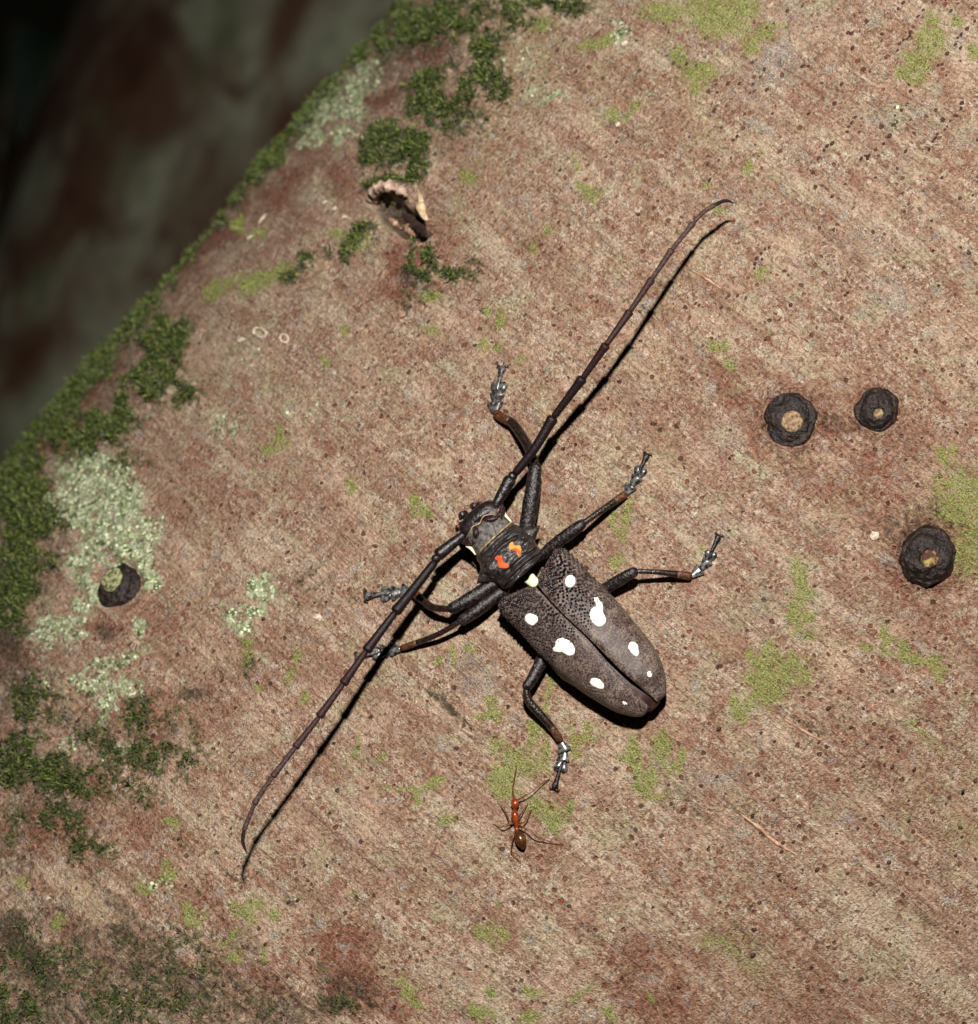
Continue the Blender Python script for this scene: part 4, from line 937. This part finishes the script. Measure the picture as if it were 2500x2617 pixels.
# antennae: joints (photograph pixels) with the length of the shadow each throws
def seg_tube(P, Qp, r0, r1, r2, n=26, bow=None, spiny=0):
    """one antennal segment: narrow foot, slowly widening, thick collar at the far end"""
    pts = curve([P, Qp], n) if bow is None else curve([P, bow, Qp], n)
    rad = [np.interp(i / (n - 1), [0, .03, .1, .80, .92, .975, 1], [r0 * .8, r0, r0 * 1.05, r1, r2 * .92, r2, r2 * .8]) for i in range(n)]
    mb = MB(); tube(mb, pts, rad, 14)
    if spiny:
        d = (Vector(Qp) - Vector(P)); L_ = d.length; d.normalize(); sd = d.cross(BNm).normalized()
        if sd.dot(Vector((0, 0, -1))) < 0: sd = -sd
        for i in range(spiny):
            f = (i + .7) / (spiny + .4); b = Vector(P).lerp(Vector(Qp), f); r = r0 + (r1 - r0) * f
            tube(mb, [b + sd * r * .7, b + sd * (r + .00028) + d * .0002], [.00017, .00003], 6)
    return mb
def antenna(sc0, sc1, joints, offs, widths, first_off, bows):
    a = lift(*sc0, shadowlift(*sc0, first_off[0]) * .0 + 9.6); b = lift(*sc1, shadowlift(*sc1, first_off[1]))
    mb = MB(); n = 20
    tube(mb, curve([a, b], n), [PX * np.interp(i / (n - 1), [0, .06, .2, .75, .93, 1], [7, 10.5, 12.5, 15.5, 17, 12]) for i in range(n)], 18)
    tube(mb, [a - (b - a) * .10, a + (b - a) * .05], [PX * 9, PX * 8], 12)
    root = mb.build('antenna', M_black, beetle)
    j0 = lift(*joints[0], shadowlift(*joints[0], offs[0]))
    mb = MB(); tube(mb, curve([b, j0], 6), [PX * 9, PX * 12, PX * 13, PX * 12.5, PX * 11, PX * 9], 14); mb.build('antenna_segment', M_black, root)
    prev = j0; cols_ = [((16, 8, 9), (34, 17, 18)), ((20, 9, 10), (42, 19, 20)), ((32, 13, 14), (58, 27, 27)), ((38, 17, 17), (66, 34, 33)), ((42, 23, 22), (76, 46, 43)), ((50, 33, 31), (92, 66, 60)), ((56, 40, 37), (104, 80, 73)), ((56, 40, 37), (108, 84, 76)), ((28, 18, 16), (56, 38, 33))]
    for i in range(1, len(joints)):
        c = lift(*joints[i], shadowlift(*joints[i], offs[i])); w = widths[i - 1]
        nm = 'antenna_%d' % i
        m = bpy.data.materials.get(nm) or gradmat(nm, lin(*cols_[i - 1][0]), lin(*cols_[i - 1][1]), .30 + .025 * i)
        bow = lift(*bows[i], shadowlift(*joints[i], (offs[i] + offs[i - 1]) / 2)) if i in bows else None
        if i == len(joints) - 1:
            pts = curve([prev, bow, c], 14); mb = MB(); tube(mb, pts, [PX * np.interp(k / 13, [0, .1, .6, 1], [4.2, 5.2, 4.6, .9]) for k in range(14)], 12)
        else:
            mb = seg_tube(prev, c, PX * w[0], PX * w[1], PX * w[2], bow=bow, spiny=(7 if i <= 2 else 4 if i == 3 else 0))
        mb.build('antenna_segment', m, root); prev = c
WID = [(10.5, 12.8, 15.5), (8.8, 11.6, 14), (7.8, 10, 12.8), (7, 9.2, 11.6), (6.4, 8.4, 10.6), (5.9, 7.6, 9.6), (5.4, 6.8, 8.6), (5, 6, 7), (5, 5, 4)]
antenna((1262, 1300), (1307, 1220), [(1316, 1211), (1415, 1066), (1490, 966), (1550, 881), (1611, 795), (1667, 712), (1718, 637), (1772, 570), (1826, 524), (1877, 518)],
        [48, 62, 79, 93, 92, 88, 86, 78, 70, 50], WID, (38, 46), {1: (1367, 1146), 9: (1853, 513), 8: (1797, 543)})
antenna((1190, 1363), (1117, 1421), [(1112, 1436), (1010, 1565), (936, 1664), (877, 1748), (815, 1833), (754, 1911), (697, 1985), (650, 2055), (623, 2123), (631, 2182)],
        [56, 74, 83, 95, 98, 108, 114, 110, 103, 94], WID, (40, 54), {1: (1062, 1500), 9: (621, 2153), 7: (672, 2020)})

# legs
def leg(fem, tib, tar, hw, fh, fr, tr, th, name_parts=None, toe_h=.55):
    """fem, tib: pixel paths; fh, th: heights in mm along them; fr, tr: half widths in pixels"""
    hw *= 1.22; n = 22; fp = curve([lift(*p, h) for p, h in zip(fem, fh)], n)
    mb = MB(); tube(mb, fp, [PX * np.interp(i / (n - 1), np.linspace(0, 1, len(fr)), fr) * (.5 if i in (0, n - 1) else .93 if i in (1, n - 2) else 1) for i in range(n)], 16, .8, None, .05, 5)
    root = mb.build('leg', M_leg, beetle)
    kn = Vector(fp[-1]).lerp(Vector(fp[-3]), .4)
    tp_ = curve([kn] + [lift(*p, h) for p, h in zip(tib[1:], th[1:])], 24)
    rad = [PX * np.interp(i / 23, np.linspace(0, 1, len(tr)), tr) for i in range(24)]; rad[0] *= .6; rad[-1] *= .8
    mb = MB(); tube(mb, tp_[:19], rad[:19], 12, .85); ti = mb.build('tibia', M_tibia, root)
    mb = MB(); tube(mb, tp_[17:], [r * 1.03 for r in rad[17:]], 12, .85); mb.build('tibia_tip', M_tib_end, root)
    # tarsus: two flared joints, a two-lobed joint, the claw joint
    b0, b1, b2, b3, c1 = [Vector(L(*p, h)) for p, h in zip(tar, (1.0, .62, .55, .5, .75))]
    N = nrm(b2); mb = MB()
    for (p, q, w) in ((b0, b1, 1.0), (b1, b2, .95)):
        d = q - p
        pts = [p + d * f for f in (-.05, .12, .45, .78, .95, 1.02)]
        tube(mb, pts, [hw * PX * w * f for f in (.38, .5, .74, 1.0, 1.08, .7)], 14, .42, N)
    sd = (b3 - b2).cross(N).normalized()
    for s in (-1, 1):
        pts = [b2 - (b3 - b2) * .05, b2 + (b3 - b2) * .35 + sd * s * hw * PX * .32, b2 + (b3 - b2) * .8 + sd * s * hw * PX * .58, b3 + sd * s * hw * PX * .62]
        tube(mb, curve(pts, 8), [hw * PX * f for f in (.28, .4, .5, .56, .6, .58, .5, .2)], 10, .5, N)
    mb.build('tarsus', M_tarsus, root)
    mb = MB(); up = N * .0005
    pts = curve([b2 + (b3 - b2) * .1 + up, b3 + up * 1.1, c1.lerp(b3, .25) + up * .5, c1], 12)
    tube(mb, pts, [hw * PX * f for f in np.interp(np.linspace(0, 1, 12), [0, .3, .7, .93, 1], [.16, .24, .34, .55, .4])], 12, .75, N)
    mb.build('claw_joint', M_tarsus if hw > 18 else M_leg, root)
    d = (c1 - b3).normalized(); s2 = d.cross(N).normalized()
    for s in (-1, 1):
        mb = MB(); pts = curve([c1 + s2 * s * hw * PX * .2, c1 + s2 * s * hw * PX * .62 + d * hw * PX * .12, c1 + s2 * s * hw * PX * .82 - d * hw * PX * .22 - N * .0006], 9)
        tube(mb, pts, [hw * PX * .2 * (1 - .85 * i / 8) for i in range(9)], 8); mb.build('claw', M_claw, root)
leg([(1338, 1395), (1350, 1330), (1362, 1250), (1371, 1180)], [(1369, 1176), (1350, 1142), (1330, 1108), (1308, 1080), (1284, 1068), (1266, 1054)], [(1265, 1052), (1266, 1030), (1271, 1005), (1278, 975), (1284, 938)], 18,
    (4.5, 5.6, 6.8, 7.4), (17, 20, 21, 19, 15), (10.5, 12.5, 12.5, 12.5, 12, 11), (7.2, 5.6, 4.2, 3.0, 2.0, 1.4))
leg([(1378, 1425), (1420, 1390), (1460, 1360), (1496, 1334)], [(1500, 1331), (1540, 1303), (1575, 1279), (1599, 1262)], [(1600, 1261), (1614, 1240), (1630, 1218), (1641, 1193), (1655, 1160)], 13.5,
    (4.6, 5.4, 6.2, 6.4), (12, 16, 16.5, 13), (7.5, 8, 9, 10.5), (6.0, 4.4, 2.6, 1.4))
leg([(1510, 1530), (1560, 1497), (1600, 1473), (1630, 1457)], [(1637, 1456), (1680, 1462), (1725, 1467), (1766, 1473)], [(1768, 1472), (1792, 1454), (1811, 1432), (1820, 1408), (1838, 1367)], 12.5,
    (3.4, 4.8, 6.0, 6.2), (13, 15, 15.5, 13), (6, 6.5, 8.5, 11.5), (6.0, 4.8, 3.0, 1.4))
leg([(1290, 1475), (1245, 1503), (1195, 1535), (1146, 1560)], [(1138, 1567), (1105, 1552), (1075, 1530), (1054, 1512)], [(1052, 1511), (1026, 1512), (1000, 1517), (973, 1519), (934, 1524)], 17,
    (4.8, 5.8, 6.8, 7.2), (16, 18, 19, 15), (8, 9.5, 10.5, 11), (6.8, 4.6, 2.8, 1.4))
leg([(1300, 1500), (1260, 1529), (1215, 1563), (1172, 1592)], [(1164, 1598), (1120, 1621), (1070, 1641), (1025, 1657)], [(1023, 1658), (998, 1660), (972, 1665), (951, 1672), (910, 1678)], 15,
    (4.2, 5.0, 5.6, 5.8), (13, 16, 16.5, 13), (7, 7.2, 7.5, 8.5), (5.4, 4.2, 2.6, 1.4))
leg([(1405, 1650), (1380, 1698), (1360, 1735), (1341, 1763)], [(1338, 1773), (1352, 1792), (1385, 1830), (1412, 1862), (1433, 1894)], [(1434, 1896), (1444, 1921), (1439, 1946), (1430, 1972), (1417, 2016)], 14,
    (3.0, 4.6, 5.4, 5.6), (16, 17.5, 15, 13), (8.5, 11, 10.5, 10, 9.5), (5.4, 4.8, 3.6, 2.4, 1.2))

# ------------------------------------------------------------------ ant
M_ant = chitin('ant_cuticle', lin(110, 44, 18), lin(160, 74, 34), .25, 900, .15)
M_gas = chitin('ant_gaster', lin(62, 34, 16), lin(106, 66, 32), .22, 700, .15)
M_antleg = chitin('ant_leg', lin(96, 48, 24), lin(134, 76, 42), .35, 900, .1)
def qa(x, y): return (1250 + x * .13746, 1950 + y * .13746)
ant = empty('ant', lift(1320, 2095, 0), 'small slender reddish brown ant walking below the beetle', 'ant')
def loft(name, path, rads, mat, seg=14, parent=None):
    pts = curve([L(*qa(x, y), h) for x, y, h in path], 20); mb = MB()
    tube(mb, pts, [PX * np.interp(i / 19, np.linspace(0, 1, len(rads)), rads) for i in range(20)], seg, .9); return mb.build(name, mat, parent or ant)
ah = loft('head', [(470, 640, 1.7), (485, 750, 2.0), (478, 872, 2.0)], [1.5, 6.5, 8.6, 9.8, 10, 9, 6.5, 2], M_ant)
loft('thorax', [(472, 868, 1.9), (480, 960, 2.3), (500, 1080, 2.3), (520, 1195, 2.0)], [4, 8, 9.4, 9, 7.2, 6, 6, 4.4], M_ant)
loft('petiole', [(516, 1180, 1.8), (515, 1230, 2.2), (535, 1270, 1.8)], [3, 4.6, 3], M_ant)
loft('gaster', [(528, 1255, 1.8), (570, 1370, 2.2), (610, 1500, 2.2), (640, 1610, 1.6)], [3, 9.5, 13.2, 14.6, 14.4, 12, 8, 2], M_gas)
for e in ((425, 745), (545, 765)):
    mb = MB(); P = L(*qa(*e), 2.1); ball(mb, P, (Vector((PX * 2.6, 0, 0)), Vector((0, PX * 3, 0)), Vector((0, 0, PX * 4))), 8, 6); mb.build('eye', M_eye, ah)
def thin(name, path, r, mat):
    pts = curve([L(*qa(x, y), h) for x, y, h in path], 18); mb = MB()
    tube(mb, pts, [PX * np.interp(i / 17, [0, .4, 1], r) for i in range(18)], 8); mb.build(name, mat, ant)
thin('antenna', [(458, 650, 1.8), (440, 430, 2.6), (470, 280, 1.9), (512, 85, .7)], (1.9, 1.5, 1.3), M_antleg)
thin('antenna', [(548, 680, 1.8), (690, 600, 2.6), (815, 525, 2.4), (960, 400, 1.6), (1130, 292, .4)], (1.9, 1.5, 1.2), M_antleg)
for path in ([(450, 1060, 1.7), (385, 1075, 2.8), (310, 920, 1.6), (195, 790, .2)], [(455, 1115, 1.6), (285, 1172, 2.8), (190, 1190, 1.2), (85, 1130, .2)], [(500, 1200, 1.6), (450, 1380, 2.6), (410, 1570, 2.4), (420, 1640, 2.0), (500, 1760, 1.0), (590, 1850, .2)],
             [(545, 1040, 1.7), (600, 930, 2.6), (660, 850, 1.6), (722, 765, .2)], [(560, 1120, 1.6), (650, 1100, 2.6), (740, 960, 1.6), (800, 870, .2)], [(560, 1190, 1.6), (690, 1225, 2.8), (860, 1355, 2.8), (1040, 1430, 1.6), (1190, 1490, .7), (1325, 1520, .2)]):
    thin('leg', path, (2.3, 1.7, 1.0), M_antleg)

# ------------------------------------------------------------------ loose crumbs lying on the bark, and raised bark ridges
M_chip = simple('pale_chip', lin(150, 126, 104), .7, .3, lin(212, 198, 176), 1400, .9, .0004)
M_ridge = simple('ridge_bark', lin(132, 92, 70), .7, .3, lin(206, 170, 140), 500, .8)
def chip(c, w, l, an, label):
    d, P = onbark(*c); N = nrm(P); e1 = Vector((math.cos(math.radians(an)), 0, -math.sin(math.radians(an)))); e1 = (e1 - N * e1.dot(N)).normalized(); e2 = N.cross(e1)
    P = P + N * (d * 1e-3 + .0002); mb = MB(); vs = []
    for lev, sc_ in ((0, 1.0), (.00028, .9), (.00045, .45)):
        for j in range(9):
            th = 2 * math.pi * j / 9; r = random.uniform(.55, 1.15) if lev == 0 else rr_[j] * sc_
            if lev == 0:
                if j == 0: rr_ = []
                rr_.append(r)
            vs.append(P + e1 * (math.cos(th) * l * PX * r) + e2 * (math.sin(th) * w * PX * r) + N * lev)
    vs.append(P + N * .0005); fs = []
    for lv in range(2):
        for j in range(9): fs.append((lv * 9 + j, lv * 9 + (j + 1) % 9, (lv + 1) * 9 + (j + 1) % 9, (lv + 1) * 9 + j))
    for j in range(9): fs.append((18 + j, 18 + (j + 1) % 9, 27))
    fs.append(tuple(range(8, -1, -1)))
    mb.add(vs, fs); o = mb.build('bark_crumb', M_chip, None, False); tag(o, label, 'crumb', 'pale crumbs on the bark')
for c, w, l, an, lb in [((832, 520), 7, 12, 20, 'white crumb at the upper end of a row left of the branch scar'), ((860, 537), 9, 11, 40, 'white crumb in the middle of a row left of the branch scar'), ((882, 557), 7, 12, 30, 'white crumb at the lower end of a row left of the branch scar'),
                    ((933, 362), 6, 20, 60, 'pale elongated crumb on the mossy bark above the branch scar'), ((674, 563), 7, 24, -60, 'pale slim crumb between moss and trunk edge'), ((641, 609), 6, 13, 10, 'short pale crumb beside green algae near the trunk edge'),
                    ((206, 983), 9, 10, 0, 'round pale crumb at the red line by the trunk edge'), ((811, 1578), 11, 18, 30, 'angular white crumb between lichen patch and beetle'), ((124, 2296), 6, 12, -10, 'small white crumb on bark far below the lichen'),
                    ((1597, 112), 11, 12, 0, 'pinkish white crumb beside green algae at the trunk top'), ((2060, 893), 4, 9, 45, 'tiny pale straw crumb above the wide peg scar'), ((2236, 1368), 13, 15, 0, 'yellowish white crumb beside the largest peg scar'), ((618, 870), 11, 18, 20, 'smooth pale oval crumb beside two pale rings'), ((1580, 318), 8, 9, 0, 'small cream crumb under an algae streak')]:
    chip(c, w, l, an, lb)
def ridge(pts, r, label):  # raised ridge of the bark itself, added as a separate thin tube
    mb = MB(); cp = curve([L(x, y, .12) for x, y in pts], 26)
    tube(mb, cp, [PX * r * (.25 + .75 * math.sin(math.pi * (i + .5) / 26) ** .5) for i in range(26)], 7, .6, None, .6, 3)
    o = mb.build('bark_ridge', M_ridge); tag(o, label, 'ridge', 'ridges raised on the bark')
ridge([(1897, 2083), (1935, 2112), (1975, 2147), (2005, 2166), (2039, 2187)], 4.5, 'long pale fibre on the bark below the beetle tail')
ridge([(2342, 2129), (2370, 2152), (2401, 2175)], 3.5, 'short pale fibre far from the beetle on plain bark')
ridge([(1770, 690), (1810, 715), (1842, 737)], 3.5, 'short fibre beside the upper antenna')
ridge([(2005, 1838), (2050, 1865), (2100, 1893)], 3.6, 'pale fibre under a bright green algae patch')
def ring(c, rx, ry, an, label):
    pts = []
    for j in range(28):
        th = 2 * math.pi * j / 28; x = rx * math.cos(th); y = ry * math.sin(th); a_ = math.radians(an)
        pts.append(L(c[0] + x * math.cos(a_) - y * math.sin(a_), c[1] + x * math.sin(a_) + y * math.cos(a_), .15))
    mb = MB(); tube(mb, pts, [.00032] * 28, 7, .8, None, .5, 6, True); o = mb.build('pale_ring', M_chip); tag(o, label, 'ring', 'pale rings on the bark')
ring((664, 850), 17, 11, 20, 'larger pale oval ring on the bark near the trunk edge')
ring((726, 865), 11, 10, 40, 'smaller pale round ring on the bark near the trunk edge')

# ------------------------------------------------------------------ what stands behind
def back_material():
    t = NT('back_bark'); v = objco(t)
    n1 = t.noise(v, 13, 2, .5, .6); n2 = t.noise(t.mapv(v, (1, 1, 1), (3, 5, 1)), 19, 2, .5, .5); n3 = t.noise(v, 90, 4)
    c = t.mix(t.rng(n1, .40, .60), lin(108, 80, 62), lin(160, 162, 136))
    c = t.mix(t.rng(n2, .55, .66, 0, .75), c, lin(88, 54, 40)); c = t.mix(t.rng(n2, .44, .34, 0, .6), c, lin(110, 122, 88))
    c = t.mix(t.rng(n3, .4, .7, 0, .3), c, lin(50, 38, 28))
    return t.out(c, .8, .2, t.bump(n3, .6, .004))
M_back = back_material()
def back_trunk(name, p_top, p_bot, r, depth, label, seed):
    """left silhouette runs through two photograph pixels at the given depth"""
    a = atdepth(*p_bot, depth); b = atdepth(*p_top, depth); d = (b - a).normalized(); side = Vector((d.z, 0, -d.x))
    if side.x < 0: side = -side
    mb = MB(); rows = []
    f0, f1 = (-1.32 - a.z) / d.z, 3.4
    base = a + d * f0 + side * r
    for i in range(60):
        f = f0 + (f1 - f0) * i / 59; c = a + d * f + side * r; row = []
        for j in range(49):
            th = 2 * math.pi * (j % 48) / 48
            rr = r * (1 + .16 * (float(fbm(math.cos(th) * 1.6 + 3 + seed, math.sin(th) * 1.6 + f * 2.2, seed, 4)) - .5) + .25 * max(0, (f0 + .5 - f)))
            row.append(c + side * (math.cos(th) * rr) + Vector((0, 1, 0)) * (math.sin(th) * rr))
        rows.append(row)
    sheet(mb, rows); e = empty(name, base, label, 'tree'); mb.build('trunk', M_back, e); return e
back_trunk('tree', (215, 0), (20, 520), .42, 1.45, 'blurred mottled brown and grey green tree trunk behind the leaning trunk', 5)
M_leaf = simple('leaf', lin(44, 62, 48), .4, .5, lin(70, 88, 70), 30, .3, .002)
sap = empty('sapling', atdepth(60, 2600, 2.3) * 1.0 + Vector((-.12, 0, -.85)), 'dim sapling with broad leaves in the darkness beyond the blurred trunk', 'sapling')
st0 = WO[sap.name]; mb = MB(); tip = atdepth(40, 60, 2.3)
stem = curve([st0, st0.lerp(tip, .5) + Vector((-.05, 0, 0)), tip], 24); tube(mb, stem, [.012 - .0004 * i for i in range(24)], 10); mb.build('stem', M_back, sap)
for i, (x, y, an, ln_) in enumerate([(30, 80, -60, .20), (-60, 260, 200, .22), (120, -60, 40, .2), (-120, 20, 150, .2), (-40, 520, 210, .22)]):
    c = Vector(stem[min(23, 23 - i * 2)]); tipp = atdepth(x, y, 2.25 + .04 * i); d = tipp - c
    d = Vector((math.cos(math.radians(an)), -.15, math.sin(math.radians(an)))) * ln_; sd = d.cross(Vector((0, 1, .3))).normalized(); rows = []
    for k in range(13):
        f = k / 12; w = .045 * math.sin(math.pi * min(1, f * .98 + .02)) ** .8; mid = c + d * f + Vector((0, 0, -.05 * f * f))
        rows.append([mid + sd * w * u + Vector((0, -.25 * w * abs(u), 0)) for u in (-1, -.5, 0, .5, 1)])
    mb = MB(); sheet(mb, rows); mb.build('leaf', M_leaf, sap)
tg = NT('forest_floor'); vg = objco(tg)
tg.out(tg.mix(tg.noise(vg, 6, 6), lin(40, 30, 22), lin(84, 64, 44)), .9, .2, tg.bump(tg.noise(vg, 25, 5), .8, .02))
gv = []; G = 41; ext = np.sign(np.linspace(-1, 1, G)) * np.abs(np.linspace(-1, 1, G)) ** 2.5 * 60
rows = [[Vector((x, y, -1.25 + .05 * (float(fbm(x * .7, y * .7, 3)) - .5))) for x in ext] for y in ext]
mb = MB(); sheet(mb, rows); gr = mb.build('ground', tg.m); tag(gr, kind='structure')
